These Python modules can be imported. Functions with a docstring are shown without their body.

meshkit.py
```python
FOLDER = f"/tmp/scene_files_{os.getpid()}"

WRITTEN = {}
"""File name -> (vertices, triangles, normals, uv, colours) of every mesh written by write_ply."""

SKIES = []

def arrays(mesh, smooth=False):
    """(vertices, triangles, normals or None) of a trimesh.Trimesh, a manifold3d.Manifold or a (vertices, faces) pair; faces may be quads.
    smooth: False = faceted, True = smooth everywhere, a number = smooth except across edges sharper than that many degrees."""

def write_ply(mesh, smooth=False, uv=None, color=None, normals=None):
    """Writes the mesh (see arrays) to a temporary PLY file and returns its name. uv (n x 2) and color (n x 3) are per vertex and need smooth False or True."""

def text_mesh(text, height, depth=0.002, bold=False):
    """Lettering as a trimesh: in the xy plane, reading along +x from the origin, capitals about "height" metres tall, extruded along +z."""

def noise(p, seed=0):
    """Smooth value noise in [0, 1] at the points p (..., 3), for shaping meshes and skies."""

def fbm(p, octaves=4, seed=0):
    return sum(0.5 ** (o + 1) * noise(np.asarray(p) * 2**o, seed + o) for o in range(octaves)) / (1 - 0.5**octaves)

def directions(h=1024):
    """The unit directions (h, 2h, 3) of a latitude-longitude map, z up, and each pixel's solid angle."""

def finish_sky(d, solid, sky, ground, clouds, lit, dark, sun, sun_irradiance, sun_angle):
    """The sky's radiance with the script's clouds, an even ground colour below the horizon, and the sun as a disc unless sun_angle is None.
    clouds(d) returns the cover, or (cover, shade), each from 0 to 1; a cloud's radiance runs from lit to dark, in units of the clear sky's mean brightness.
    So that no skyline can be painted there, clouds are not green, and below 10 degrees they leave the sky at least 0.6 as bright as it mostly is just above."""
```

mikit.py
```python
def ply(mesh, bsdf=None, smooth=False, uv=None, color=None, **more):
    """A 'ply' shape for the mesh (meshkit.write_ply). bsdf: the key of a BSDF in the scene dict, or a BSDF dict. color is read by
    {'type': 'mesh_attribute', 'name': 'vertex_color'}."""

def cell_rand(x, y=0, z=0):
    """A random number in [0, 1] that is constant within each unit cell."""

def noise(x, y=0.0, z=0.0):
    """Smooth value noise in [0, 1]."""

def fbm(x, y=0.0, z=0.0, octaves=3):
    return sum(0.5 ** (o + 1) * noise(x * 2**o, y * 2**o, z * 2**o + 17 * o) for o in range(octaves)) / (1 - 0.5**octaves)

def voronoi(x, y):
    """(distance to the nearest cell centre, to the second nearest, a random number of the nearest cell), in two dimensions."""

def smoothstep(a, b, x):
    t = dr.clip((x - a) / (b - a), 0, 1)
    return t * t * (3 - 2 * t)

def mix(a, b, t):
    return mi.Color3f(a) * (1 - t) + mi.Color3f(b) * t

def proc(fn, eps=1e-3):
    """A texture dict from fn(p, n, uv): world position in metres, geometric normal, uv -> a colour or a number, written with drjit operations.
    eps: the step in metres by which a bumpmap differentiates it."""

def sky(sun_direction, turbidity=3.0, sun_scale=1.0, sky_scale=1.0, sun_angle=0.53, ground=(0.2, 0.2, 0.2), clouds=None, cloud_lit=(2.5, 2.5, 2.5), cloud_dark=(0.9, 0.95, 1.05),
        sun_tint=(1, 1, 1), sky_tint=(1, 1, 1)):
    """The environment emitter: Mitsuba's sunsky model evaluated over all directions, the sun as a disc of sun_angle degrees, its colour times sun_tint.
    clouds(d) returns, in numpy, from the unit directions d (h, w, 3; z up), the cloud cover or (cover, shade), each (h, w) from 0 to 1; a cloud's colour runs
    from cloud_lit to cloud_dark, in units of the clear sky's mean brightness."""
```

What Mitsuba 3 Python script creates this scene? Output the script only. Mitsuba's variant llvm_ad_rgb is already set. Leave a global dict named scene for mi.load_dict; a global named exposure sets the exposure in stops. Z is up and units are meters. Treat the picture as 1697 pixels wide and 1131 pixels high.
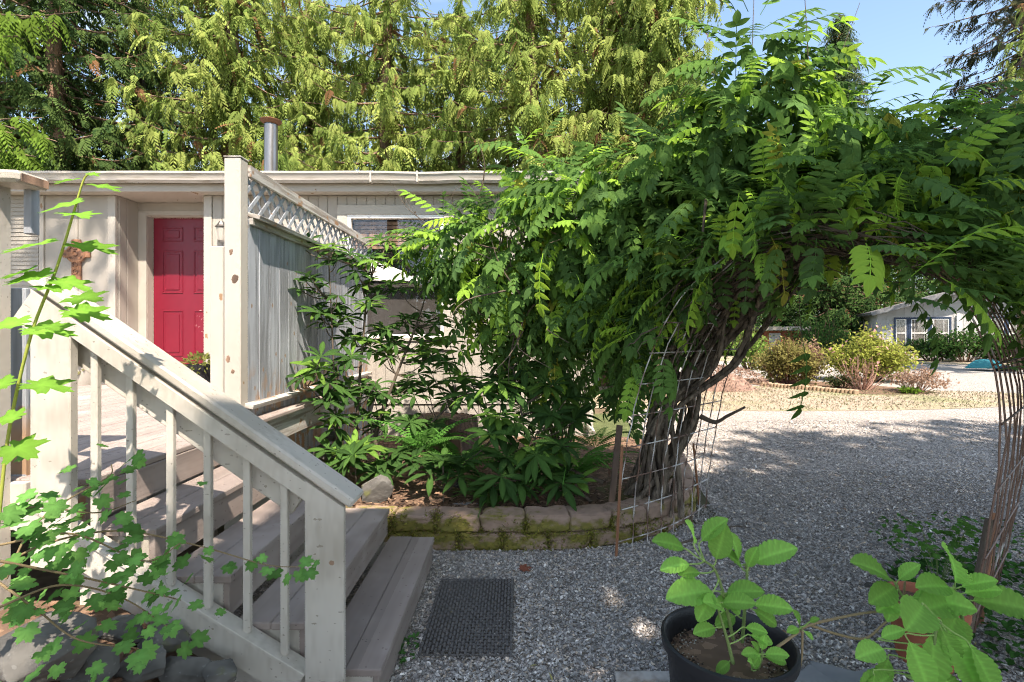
import math
import numpy as np, trimesh, drjit as dr, mitsuba as mi, mikit
from mikit import proc, fbm, noise, voronoi, cell_rand, smoothstep, mix
import meshkit

# ------------------------------------------------------------------ camera, sky, exposure
CZ, FPX, VX, VY = 1.48, 850.0, 856.0, 550.0
scene, labels = {}, {}
Tf = mi.ScalarTransform4f
scene['camera'] = {'type': 'perspective', 'fov_axis': 'x', 'fov': 2 * math.degrees(math.atan(848.5 / FPX)), 'near_clip': 0.05, 'far_clip': 900.0,
                   'principal_point_offset_x': -(VX - 848.5) / 1697, 'principal_point_offset_y': (565.5 - VY) / 1131,
                   'to_world': Tf().look_at(origin=[0, 0, CZ], target=[0, 1, CZ], up=[0, 0, 1])}
SUN = (0.364, -1.0, 1.36)


def sky_clouds(d):
    c = meshkit.fbm(d * np.array([3.0, 3.0, 9.0]), 5, 3)
    return np.clip(0.03 + (c - 0.52) * 2.2, 0.03, 0.6), np.zeros(c.shape)


scene['sky'] = mikit.sky(SUN, turbidity=3.2, sky_scale=1.5, sun_scale=1.15, sun_tint=(0.95, 1.0, 1.16), clouds=sky_clouds, cloud_lit=(2.4, 2.35, 2.2), sky_tint=(1.14, 1.0, 0.86))
exposure = 2.7

# ------------------------------------------------------------------ helpers
rng = np.random.default_rng(11)
U = lambda a, b, n=None: rng.uniform(a, b, n)


def P(px, py, Y):
    """Where the thing that stands at this distance is, from my measurements on the photograph."""
    return np.array([(px - VX) / FPX * Y, Y, CZ - (py - VY) / FPX * Y])


def unit(v):
    v = np.asarray(v, float)
    return v / np.maximum(np.linalg.norm(v, axis=-1, keepdims=True), 1e-9)


used = {}


def mply(vf, bsdf, **kw):
    return mikit.ply(vf, 'm_' + bsdf, **kw)


def nm(key):
    n = used.get(key, 0)
    used[key] = n + 1
    return key if n == 0 else f'{key}_{n:03d}'


def tag(key, label, cat=None, group=None, kind=None):
    d = labels.setdefault(key, {})
    if label: d['label'] = label
    if cat: d['category'] = cat
    if group: d['group'] = group
    if kind: d['kind'] = kind
    return key


def thing(name, label, cat, group=None):
    return tag(nm(name), label, cat, group)


def add(key, vf, bsdf, color=None, smooth=False, label=None, kind=None):
    """One entry of the scene."""
    key = nm(key)
    v, f = vf[0], vf[1]
    if color is None and len(vf) > 2: color = vf[2]
    if color is not None:
        color = np.asarray(color, float)
        if color.ndim == 1: color = np.tile(color, (len(v), 1))
    if bsdf in VCOL and color is None: color = np.full((len(v), 3), 0.3)
    if bsdf not in VCOL: color = None
    scene[key] = mply((v, f), bsdf, smooth=smooth, color=color)
    if label or kind: tag(key, label, kind=kind)
    return key


def merge(parts):
    vs, fs, cs, at = [], [], [], 0
    for p in parts:
        vs.append(p[0]); fs.append(p[1] + at); at += len(p[0])
        if len(p) > 2: cs.append(p[2])
    out = (np.vstack(vs), np.vstack(fs))
    return out + (np.vstack(cs),) if cs and len(cs) == len(parts) else out


def col(vf, c):
    return vf[0], vf[1], np.tile(np.asarray(c, float), (len(vf[0]), 1))


_s = np.array([[sx, sy, sz] for sx in (-1, 1) for sy in (-1, 1) for sz in (-1, 1)], float)
_cb = np.vstack([_s * (1 - 0.2 * np.eye(3)[k] * 0 - 0.2 * (1 - np.eye(3)[k])) for k in range(3)])
_hull = trimesh.Trimesh(_cb, trimesh.convex.convex_hull(_cb).faces, process=False)
_ch = trimesh.convex.convex_hull(_cb)
_map = [int(np.argmin(np.linalg.norm(_cb - p, axis=1))) for p in _ch.vertices]
_cf = np.array([[_map[i] for i in f] for f in _ch.faces])
_bf = np.array([[0, 1, 3], [0, 3, 2], [4, 6, 7], [4, 7, 5], [0, 4, 5], [0, 5, 1], [2, 3, 7], [2, 7, 6], [0, 2, 6], [0, 6, 4], [1, 5, 7], [1, 7, 3]])


def cbox(hx, hy, hz, b=0.003):
    """Box of these half sizes about the origin with chamfered edges."""
    h = np.array([hx, hy, hz])
    if b <= 0: return _s * h, _bf.copy()
    b = min(b, 0.45 * h.min() * 2)
    v = np.vstack([_s * (h - b * (1 - np.eye(3)[k])) for k in range(3)])
    return v, _cf.copy()


def box(x0, x1, y0, y1, z0, z1, b=0.003):
    v, f = cbox((x1 - x0) / 2, (y1 - y0) / 2, (z1 - z0) / 2, b)
    return v + np.array([(x0 + x1) / 2, (y0 + y1) / 2, (z0 + z1) / 2]), f


def bar(p, q, w, h, up=(0, 0, 1), b=0.002):
    """Board from p to q, w wide across and h thick along up."""
    p, q = np.asarray(p, float), np.asarray(q, float)
    x = unit(q - p); y = unit(np.cross(up, x)); z = np.cross(x, y)
    v, f = cbox(np.linalg.norm(q - p) / 2, w / 2, h / 2, b)
    return v @ np.array([x, y, z]) + (p + q) / 2, f


def tube(pts, r, n=6, cap=True):
    pts = np.asarray(pts, float); m = len(pts)
    r = np.broadcast_to(np.asarray(r, float), (m,))
    t = unit(np.gradient(pts, axis=0))
    ref = np.array([0, 0, 1.0]) if abs(t[:, 2]).mean() < 0.8 else np.array([1.0, 0, 0])
    a = unit(np.cross(t, ref)); b = np.cross(t, a)
    ang = np.arange(n) * 2 * np.pi / n
    v = (pts[:, None] + r[:, None, None] * (np.cos(ang)[None, :, None] * a[:, None] + np.sin(ang)[None, :, None] * b[:, None])).reshape(-1, 3)
    i = np.arange(m - 1)[:, None] * n; j = np.arange(n)[None]; k = (j + 1) % n
    q = np.stack([i + j, i + k, i + n + k, i + n + j], -1).reshape(-1, 4)
    f = np.vstack([q[:, [0, 1, 2]], q[:, [0, 2, 3]]])[:, ::-1]
    if cap:
        f = np.vstack([f, [[0, c, c + 1] for c in range(1, n - 1)], [[(m - 1) * n, (m - 1) * n + c + 1, (m - 1) * n + c] for c in range(1, n - 1)]])
    return v, f


def spline(pts, n):
    pts = np.asarray(pts, float)
    p = np.vstack([2 * pts[0] - pts[1], pts, 2 * pts[-1] - pts[-2]])
    t = np.linspace(0, len(pts) - 1 - 1e-6, n); i = t.astype(int); u = (t - i)[:, None]
    a, b, c, d = p[i], p[i + 1], p[i + 2], p[i + 3]
    return 0.5 * (2 * b + (c - a) * u + (2 * a - 5 * b + 4 * c - d) * u ** 2 + (3 * b - a - 3 * c + d) * u ** 3)


def lathe(profile, n=24, at=(0, 0, 0)):
    """Profile of (radius, height), from the bottom up."""
    pr = np.asarray(profile, float); m = len(pr); ang = np.arange(n) * 2 * np.pi / n
    v = np.stack([pr[:, :1] * np.cos(ang), pr[:, :1] * np.sin(ang), np.repeat(pr[:, 1:], n, 1)], -1).reshape(-1, 3) + np.asarray(at, float)
    i = np.arange(m - 1)[:, None] * n; j = np.arange(n)[None]; k = (j + 1) % n
    q = np.stack([i + j, i + k, i + n + k, i + n + j], -1).reshape(-1, 4)
    return v, np.vstack([q[:, [0, 1, 2]], q[:, [0, 2, 3]]])


def inst(T, pos, X, Z, s, c=None, cj=0.0):
    """Many copies of template T (its own x axis along X, its z axis near Z) as one mesh; c gives each copy's colour."""
    pos = np.atleast_2d(pos); m = len(pos)
    X = unit(np.broadcast_to(X, (m, 3))); Z = np.broadcast_to(np.asarray(Z, float), (m, 3))
    Y = unit(np.cross(Z, X)); Z = np.cross(X, Y)
    s = np.broadcast_to(np.asarray(s, float), (m,))
    R = np.stack([X, Y, Z], 1) * s[:, None, None]
    v = np.einsum('nk,mkj->mnj', T[0], R) + pos[:, None]
    f = T[1][None] + (np.arange(m) * len(T[0]))[:, None, None]
    out = v.reshape(-1, 3), f.reshape(-1, 3)
    if c is not None:
        c = np.broadcast_to(np.asarray(c, float), (m, 3))
        tone = T[2][None, :, None] if len(T) > 2 else np.ones((1, len(T[0]), 1))
        cc = np.clip(c[:, None] * tone * (1 + cj * rng.standard_normal((m, 1, 1))), 0.004, 0.95)
        out += (np.broadcast_to(cc, v.shape).reshape(-1, 3),)
    return out


def blob(r, sub=2, amp=0.25, freq=2.0, seed=0, flat=1.0, cut=0.66, planes=14):
    """Rough stone about the origin."""
    m = trimesh.creation.icosphere(subdivisions=sub)
    v = np.array(m.vertices)
    d = 1 + amp * (meshkit.fbm(v * freq + seed * 7.3, 3, seed) - 0.5) * 2
    v = v * d[:, None]
    for k in range(planes):
        n = unit(np.random.default_rng(seed * 19 + k).standard_normal(3)); h = v @ n
        v = v - np.maximum(h - cut - 0.012 * (k % 5), 0)[:, None] * n * 0.97
    v = v * (1 + 0.10 * (meshkit.fbm(v * 5.0 + seed, 4, seed + 3) - 0.5))[:, None]
    return v * np.asarray(r) * np.array([1, 1, flat]), np.array(m.faces)


# ------------------------------------------------------------------ materials
VCOL = set()
vc = {'type': 'mesh_attribute', 'name': 'vertex_color'}


def vleaf(name, rough, trans, spec=0.5):
    VCOL.add(name)
    scene['m_' + name] = {'type': 'principledthin', 'base_color': vc, 'roughness': rough, 'diff_trans': trans, 'eta': 1.3 + 0.25 * spec}


vleaf('leaf_soft', 0.55, 0.9)
vleaf('leaf_glossy', 0.36, 0.75, 0.8)
vleaf('leaf_needle', 0.75, 0.75, 0.2)
VCOL.add('tinted_matte')
scene['m_tinted_matte'] = {'type': 'twosided', 'b': {'type': 'principled', 'base_color': vc, 'roughness': 0.85, 'specular': 0.3}}


def solid(name, tex, rough=0.7, bump=None, scale=0.002, **kw):
    b = {'type': 'principled', 'base_color': tex if isinstance(tex, dict) else {'type': 'rgb', 'value': list(tex)}, 'roughness': rough, **kw}
    if bump is not None:
        b = {'type': 'bumpmap', 'arbitrary': bump, 'scale': scale, 'b': b}
    scene['m_' + name] = {'type': 'twosided', 'b': b}


def c3(a):
    return mi.Color3f(*[float(x) for x in a])


def paint_fn(base, dirt, amount=0.5, chips=0.0, wood=(0.28, 0.17, 0.09)):
    def f(p, n, uv):
        g = fbm(p.x * 2.3, p.y * 2.3, p.z * 1.1, 4)
        fine = fbm(p.x * 42, p.y * 42, p.z * 9, 2)
        c = mix(base, dirt, dr.clip(smoothstep(0.42, 0.75, g) * amount + 0.18 * (fine - 0.5), 0, 1))
        if chips:
            k = fbm(p.x * 13 + 5, p.y * 13, p.z * 7, 4)
            c = mix(c, wood, smoothstep(0.80 - chips, 0.83 - chips, k))
        return c
    return proc(f)


solid('house_paint', paint_fn((0.38, 0.35, 0.30), (0.30, 0.27, 0.22), 0.6), 0.75)
solid('trim_paint', paint_fn((0.43, 0.40, 0.345), (0.33, 0.29, 0.23), 0.5, 0.015), 0.6)
solid('white_paint', (0.80, 0.78, 0.74), 0.4)


def rail_fn(p, n, uv):
    g = fbm(p.x * 3, p.y * 3, p.z * 3, 4)
    c = mix((0.455, 0.425, 0.365), (0.31, 0.28, 0.225), smoothstep(0.38, 0.75, g + 0.25 * (fbm(p.x * 60, p.y * 60, p.z * 12, 2) - 0.5)) * 0.75)
    d = fbm(p.x * 55, p.y * 160, p.z * 70, 2)
    c = mix(c, (0.22, 0.19, 0.15), smoothstep(0.765, 0.80, d) * 0.8)
    k = fbm(p.x * 19 + 3, p.y * 19, p.z * 8, 3)
    return mix(c, (0.25, 0.17, 0.11), smoothstep(0.86, 0.88, k))


def rail_bump(p, n, uv):
    return fbm(p.x * 30, p.y * 60, p.z * 60, 3)


solid('rail_paint', proc(rail_fn), 0.55, proc(rail_bump, 2e-3), 0.0009)


def fence_fn(p, n, uv):
    y = p.y + 0.01 * noise(p.z * 3)
    g = fbm(p.x * 30, y * 34, p.z * 2.2, 4)
    board = cell_rand(p.y / 0.15, 3.0, 1.0)
    c = mix((0.31, 0.33, 0.35), (0.20, 0.21, 0.22), smoothstep(0.3, 0.7, g)) * (0.86 + 0.22 * board)
    low = 1 - smoothstep(0.98, 1.22, p.z + 0.28 * (fbm(p.y * 16, p.z * 7, 2.0, 3) - 0.5))
    streak = smoothstep(0.66, 0.70, fbm(p.y * 24, p.z * 1.3, 9.0, 3)) * 0.7
    peel = smoothstep(0.52, 0.56, fbm(p.y * 21, p.z * 9, 4.0, 4)) * low
    c = mix(c, (0.30, 0.19, 0.11), dr.clip(peel + streak * low, 0, 1))
    kn = voronoi(p.y * 4 + p.x * 3, p.z * 3.1)[0]
    return mix(c, (0.24, 0.15, 0.09), (1 - smoothstep(0.035, 0.06, kn)) * 0.8)


def grain_bump(p, n, uv):
    return fbm(p.x * 40, p.y * 70, p.z * 5, 3)


solid('fence_paint', proc(fence_fn), 0.75, proc(grain_bump, 2e-3), 0.004)


def weathered_fn(p, n, uv):
    g = fbm(p.x * 20, p.y * 3, p.z * 40, 4)
    k = fbm(p.x * 9, p.y * 9, p.z * 9, 3)
    c = mix((0.40, 0.385, 0.35), (0.20, 0.17, 0.14), smoothstep(0.35, 0.75, g))
    return mix(c, (0.27, 0.16, 0.09), smoothstep(0.62, 0.70, k))


solid('weathered_wood', proc(weathered_fn), 0.8)


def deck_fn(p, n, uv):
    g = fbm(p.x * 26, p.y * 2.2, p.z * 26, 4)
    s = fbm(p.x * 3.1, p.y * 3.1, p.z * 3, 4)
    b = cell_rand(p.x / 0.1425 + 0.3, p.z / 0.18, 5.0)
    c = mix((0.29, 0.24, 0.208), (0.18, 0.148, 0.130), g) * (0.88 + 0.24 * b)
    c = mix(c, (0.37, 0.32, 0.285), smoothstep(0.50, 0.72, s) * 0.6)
    c = c * (1.0 + 0.15 * smoothstep(0.86, 0.88, p.z))  # deck floor painted a little lighter, standing in for sunlight on it
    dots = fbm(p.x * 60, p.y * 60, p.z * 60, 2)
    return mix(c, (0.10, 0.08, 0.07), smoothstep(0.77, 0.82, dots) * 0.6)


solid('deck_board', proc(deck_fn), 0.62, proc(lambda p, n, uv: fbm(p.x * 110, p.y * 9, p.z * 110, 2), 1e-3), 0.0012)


def door_fn(p, n, uv):
    g = fbm(p.x * 6, p.y * 6, p.z * 3, 3)
    c = mix((0.195, 0.007, 0.022), (0.15, 0.006, 0.018), g)
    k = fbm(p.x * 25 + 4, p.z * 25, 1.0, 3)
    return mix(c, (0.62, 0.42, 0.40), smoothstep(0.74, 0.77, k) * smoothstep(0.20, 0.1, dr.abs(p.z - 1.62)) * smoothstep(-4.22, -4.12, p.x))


solid('red_paint', proc(door_fn), 0.38)


def gutter_fn(p, n, uv):
    g = fbm(p.x * 5, p.y * 2, p.z * 26, 3)
    return mix((0.46, 0.43, 0.38), (0.30, 0.265, 0.21), smoothstep(0.5, 0.85, g) * 0.8)


solid('gutter_metal', proc(gutter_fn), 0.38)


def gravel_fn(p, n, uv):
    d1, d2, w = voronoi(p.x * 62, p.y * 62)
    e1, e2, w2 = voronoi(p.x * 23 + 7, p.y * 23)
    big = fbm(p.x * 0.8, p.y * 0.8, 3.0, 4)
    v = 0.15 + 0.36 * w * w + 0.06 * (w2 - 0.5)
    v = v * 1.5
    c = mi.Color3f(v * 1.09, v * 0.99, v * 0.89)
    c = mix(c, (0.26, 0.22, 0.17), smoothstep(0.72, 0.8, w2) * 0.5)
    c = c * (0.40 + 0.60 * smoothstep(0.02, 0.30, d2 - d1)) * (0.82 + 0.4 * big)  # gaps between stones darkened in the colour, as contact shadow
    dust = smoothstep(8.2, 12.5, p.y)
    return mix(c, mi.Color3f(0.31, 0.29, 0.26) * (0.8 + 0.4 * w), dust * 0.8)


def gravel_bump(p, n, uv):
    d1, d2, w = voronoi(p.x * 62, p.y * 62)
    return (1 - d1) * (0.5 + w)


solid('gravel_bed', proc(gravel_fn), 0.9, proc(gravel_bump, 2e-3), 0.009)


def soil_fn(p, n, uv):
    g = fbm(p.x * 14, p.y * 14, p.z * 14, 4)
    k = voronoi(p.x * 30 + 2 * noise(p.y * 8), p.y * 44)
    c = mix((0.075, 0.048, 0.032), (0.17, 0.105, 0.065), g)
    c = mix(c, (0.25, 0.16, 0.10), smoothstep(0.75, 0.9, k[2]) * 0.7)
    return mix(c, (0.07, 0.09, 0.02), smoothstep(0.6, 0.7, fbm(p.x * 2.5, p.y * 2.5, 8.0, 3)) * 0.5)


solid('soil', proc(soil_fn), 0.95, proc(lambda p, n, uv: fbm(p.x * 35, p.y * 35, p.z * 35, 4), 3e-3), 0.02)


def lawn_fn(p, n, uv):
    g = fbm(p.x * 0.9, p.y * 0.9, 1.0, 4)
    h = fbm(p.x * 24, p.y * 24, 2.0, 3)
    c = mix((0.30, 0.245, 0.18), (0.22, 0.215, 0.115), smoothstep(0.38, 0.68, g * 0.75 + h * 0.25))
    return c * (0.75 + 0.5 * h)


solid('dry_lawn', proc(lawn_fn), 0.95, proc(lambda p, n, uv: fbm(p.x * 40, p.y * 40, 0.0, 3), 4e-3), 0.02)


def duff_fn(p, n, uv):
    g = fbm(p.x * 0.5, p.y * 0.5, 1.0, 4)
    h = fbm(p.x * 17, p.y * 17, 2.0, 3)
    return mix((0.10, 0.075, 0.045), (0.07, 0.085, 0.03), smoothstep(0.4, 0.6, g)) * (0.6 + 0.8 * h)


solid('forest_floor', proc(duff_fn), 0.95)


def block_fn(p, n, uv):
    g = fbm(p.x * 26, p.y * 26, p.z * 26, 4)
    r = cell_rand(p.x / 0.3, p.y / 0.4, p.z / 0.11)
    c = mix((0.36, 0.245, 0.18), (0.20, 0.145, 0.11), g)
    c = mix(c, (0.36, 0.26, 0.20), smoothstep(0.5, 0.8, r) * 0.5)
    m = fbm(p.x * 5, p.y * 5, p.z * 7, 4) + 0.35 * (g - 0.5)
    side = 1 - dr.abs(n.z)
    moss = smoothstep(0.41, 0.64, m + 0.10 * side + 0.10 * (fbm(p.x * 60, p.y * 60, p.z * 60, 2) - 0.5) - 0.10 * smoothstep(0.12, 0.22, p.z) - 0.10 * smoothstep(0.45, 0.9, p.x))
    mc = mix((0.085, 0.095, 0.012), (0.24, 0.20, 0.03), fbm(p.x * 34, p.y * 34, p.z * 34, 3))
    return mix(c, mc, moss * 0.92)


def rough_bump(p, n, uv):
    return fbm(p.x * 45, p.y * 45, p.z * 45, 4)


solid('wall_block', proc(block_fn), 0.95, proc(rough_bump, 2e-3), 0.014)


def rock_fn(p, n, uv):
    g = fbm(p.x * 8, p.y * 8, p.z * 8, 4)
    s = fbm(p.x * 70, p.y * 70, p.z * 70, 2)
    c = mix((0.125, 0.12, 0.107), (0.05, 0.048, 0.043), smoothstep(0.3, 0.7, g))
    c = mix(c, (0.20, 0.20, 0.19), smoothstep(0.70, 0.80, s) * 0.4)
    return mix(c, (0.11, 0.115, 0.03), smoothstep(0.60, 0.70, fbm(p.x * 9, p.y * 9, p.z * 9 + 5, 4)) * 0.75)


solid('rock', proc(rock_fn), 0.9, proc(rough_bump, 2e-3), 0.008)


def bark_fn(p, n, uv):
    g = fbm(p.x * 9, p.y * 9, p.z * 1.2, 4)
    h = fbm(p.x * 38, p.y * 38, p.z * 4, 3)
    return mix((0.30, 0.19, 0.125), (0.11, 0.075, 0.055), smoothstep(0.3, 0.7, g)) * (0.6 + 0.7 * h)


solid('bark', proc(bark_fn), 0.95, proc(lambda p, n, uv: fbm(p.x * 22, p.y * 22, p.z * 2.4, 3), 3e-3), 0.03)


def vine_fn(p, n, uv):
    h = fbm(p.x * 60, p.y * 60, p.z * 14, 3)
    return mix((0.055, 0.042, 0.03), (0.15, 0.115, 0.082), h)


solid('vine_bark', proc(vine_fn), 0.9, proc(lambda p, n, uv: fbm(p.x * 90, p.y * 90, p.z * 20, 2), 2e-3), 0.006)


def shingle_fn(p, n, uv):
    return mix((0.07, 0.068, 0.066), (0.16, 0.155, 0.15), fbm(p.x * 40, p.y * 40, p.z * 40, 3))


def trunk_fn(p, n, uv):
    h = fbm(p.x * 45, p.y * 45, p.z * 9, 4)
    return mix((0.06, 0.045, 0.032), (0.22, 0.175, 0.125), smoothstep(0.25, 0.75, h))


solid('trunk_bark', proc(trunk_fn), 0.9, proc(lambda p, n, uv: fbm(p.x * 70, p.y * 70, p.z * 12, 3), 2e-3), 0.008)
solid('shingle', proc(shingle_fn), 0.95)
solid('terracotta', proc(lambda p, n, uv: mix((0.36, 0.115, 0.055), (0.26, 0.09, 0.05), fbm(p.x * 13, p.y * 13, p.z * 9, 4))), 0.75)
solid('fired_clay', proc(lambda p, n, uv: mix((0.30, 0.15, 0.08), (0.13, 0.07, 0.045), smoothstep(0.35, 0.65, fbm(p.x * 24, p.y * 24, p.z * 24, 3)))), 0.85)
solid('black_plastic', (0.014, 0.014, 0.016), 0.42)
solid('rubber', proc(lambda p, n, uv: mix((0.06, 0.058, 0.058), (0.15, 0.14, 0.13), fbm(p.x * 50, p.y * 50, p.z * 20, 3))), 0.85)
solid('wire_metal', proc(lambda p, n, uv: mix((0.60, 0.58, 0.54), (0.17, 0.10, 0.07), smoothstep(0.35, 0.65, fbm(p.x * 11, p.y * 11, p.z * 7, 3) + 0.28 * smoothstep(1.4, 2.3, p.x)))), 0.5, metallic=0.1)
solid('flue_metal', proc(lambda p, n, uv: mix((0.42, 0.41, 0.40), (0.22, 0.20, 0.18), fbm(p.x * 16, p.y * 16, p.z * 3, 3))), 0.32, metallic=0.85)
solid('rust', (0.26, 0.12, 0.06), 0.8)
solid('dark_room', (0.05, 0.045, 0.04), 0.9)
solid('blue_trim', (0.035, 0.055, 0.10), 0.5)
solid('grey_siding', proc(lambda p, n, uv: mix((0.54, 0.53, 0.51), (0.45, 0.44, 0.43), fbm(p.x * 1.5, p.y * 1.5, p.z * 0.8, 4))), 0.7)
solid('teal_cloth', (0.04, 0.24, 0.27), 0.7)
solid('slate', proc(lambda p, n, uv: mix((0.15, 0.16, 0.17), (0.25, 0.25, 0.25), fbm(p.x * 9, p.y * 21, p.z * 9, 4))), 0.75)
scene['m_window_glass'] = {'type': 'thindielectric', 'int_ior': 1.5}

# ------------------------------------------------------------------ ground
def sheet(poly, z):
    from shapely.geometry import Polygon
    v, f = trimesh.creation.triangulate_polygon(Polygon(poly), engine='earcut')
    return np.column_stack([v, np.full(len(v), z)]), np.asarray(f)


def smooth_poly(pts, n):
    return spline(np.vstack([pts, pts[:1]]), n)[:-1]


scene_ground = add('ground', sheet([(-300, -300), (300, -300), (300, 400), (-300, 400)], 0.0), 'forest_floor', kind='structure')
add('gravel_driveway', sheet([(-1.6, -8), (3.2, -8), (4.0, 1.2), (4.2, 2.2), (7, 3.5), (60, 6), (60, 22), (20, 23.0), (9, 26), (4, 27), (2.0, 40), (-1.2, 40), (0.2, 20), (1.6, 13.5), (1.9, 6.0), (1.6, 4.0), (0.6, 3.7), (-1.6, 3.7)], 0.004), 'gravel_bed', kind='structure')
lawn = spline([(1.5, 9.9), (4, 9.55), (7, 9.6), (10, 10.2), (12.2, 11.2), (11.6, 12.4), (9.5, 13.0), (7, 13.6), (5.5, 14.6), (3.9, 15.2), (2.4, 14.0), (1.7, 12)], 70)
add('lawn', sheet(lawn, 0.010), 'dry_lawn', kind='structure')
far_l = [(4.0, 27.2), (9, 26.2), (20, 23.3), (60, 22.2), (60, 60), (3, 60)]
add('lawn', sheet(far_l, 0.010), 'dry_lawn', kind='structure')

# garden bed soil behind the block wall, with a mound against the fence
WALL = spline([(-1.16, 3.47), (-0.4, 3.45), (0.35, 3.47), (0.85, 3.60), (1.25, 3.90), (1.50, 4.3), (1.68, 5.0), (1.80, 5.7)], 240)


def grid_mesh(xs, ys, zf):
    X, Y = np.meshgrid(xs, ys)
    v = np.stack([X, Y, zf(X, Y)], -1).reshape(-1, 3)
    nx = len(xs); i = np.arange(len(ys) - 1)[:, None] * nx; j = np.arange(nx - 1)[None]
    q = np.stack([i + j, i + j + 1, i + nx + j + 1, i + nx + j], -1).reshape(-1, 4)
    return v, np.vstack([q[:, [0, 1, 2]], q[:, [0, 2, 3]]])


def bed_z(X, Y):
    front = np.interp(X, WALL[:170, 0], WALL[:170, 1])
    z = 0.20 + 0.05 * (meshkit.fbm(np.stack([X * 3, Y * 3, X * 0], -1), 3, 4) - 0.5) * 2
    z = z + 0.22 * np.exp(-((X + 1.75) ** 2 / 0.2 + (Y - 4.4) ** 2 / 0.5))
    right = np.interp(Y, WALL[150:, 1], WALL[150:, 0])
    out = (Y < front + 0.12) | ((Y > 3.9) & (X > right - 0.12))
    return np.where(out, -0.1, z)


add('garden_bed', grid_mesh(np.linspace(-1.95, 1.9, 90), np.linspace(3.5, 6.3, 70), bed_z), 'soil', smooth=True, kind='structure')


def rockery_z(X, Y):
    z = 0.40 + 0.60 * (-0.95 - X) - 0.30 * (Y - 1.75) + 0.10 * (meshkit.fbm(np.stack([X * 4, Y * 4, X * 0], -1), 3, 8) - 0.5)
    return np.where(X > -0.66 + 0 * Y, np.maximum(z - (X + 0.66) * 2.2, -0.05), np.minimum(z, 0.72)) - 0.30


add('rockery_soil', grid_mesh(np.linspace(-3.2, -0.42, 60), np.linspace(0.5, 2.02, 40), rockery_z), 'soil', smooth=True, kind='structure')

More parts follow.
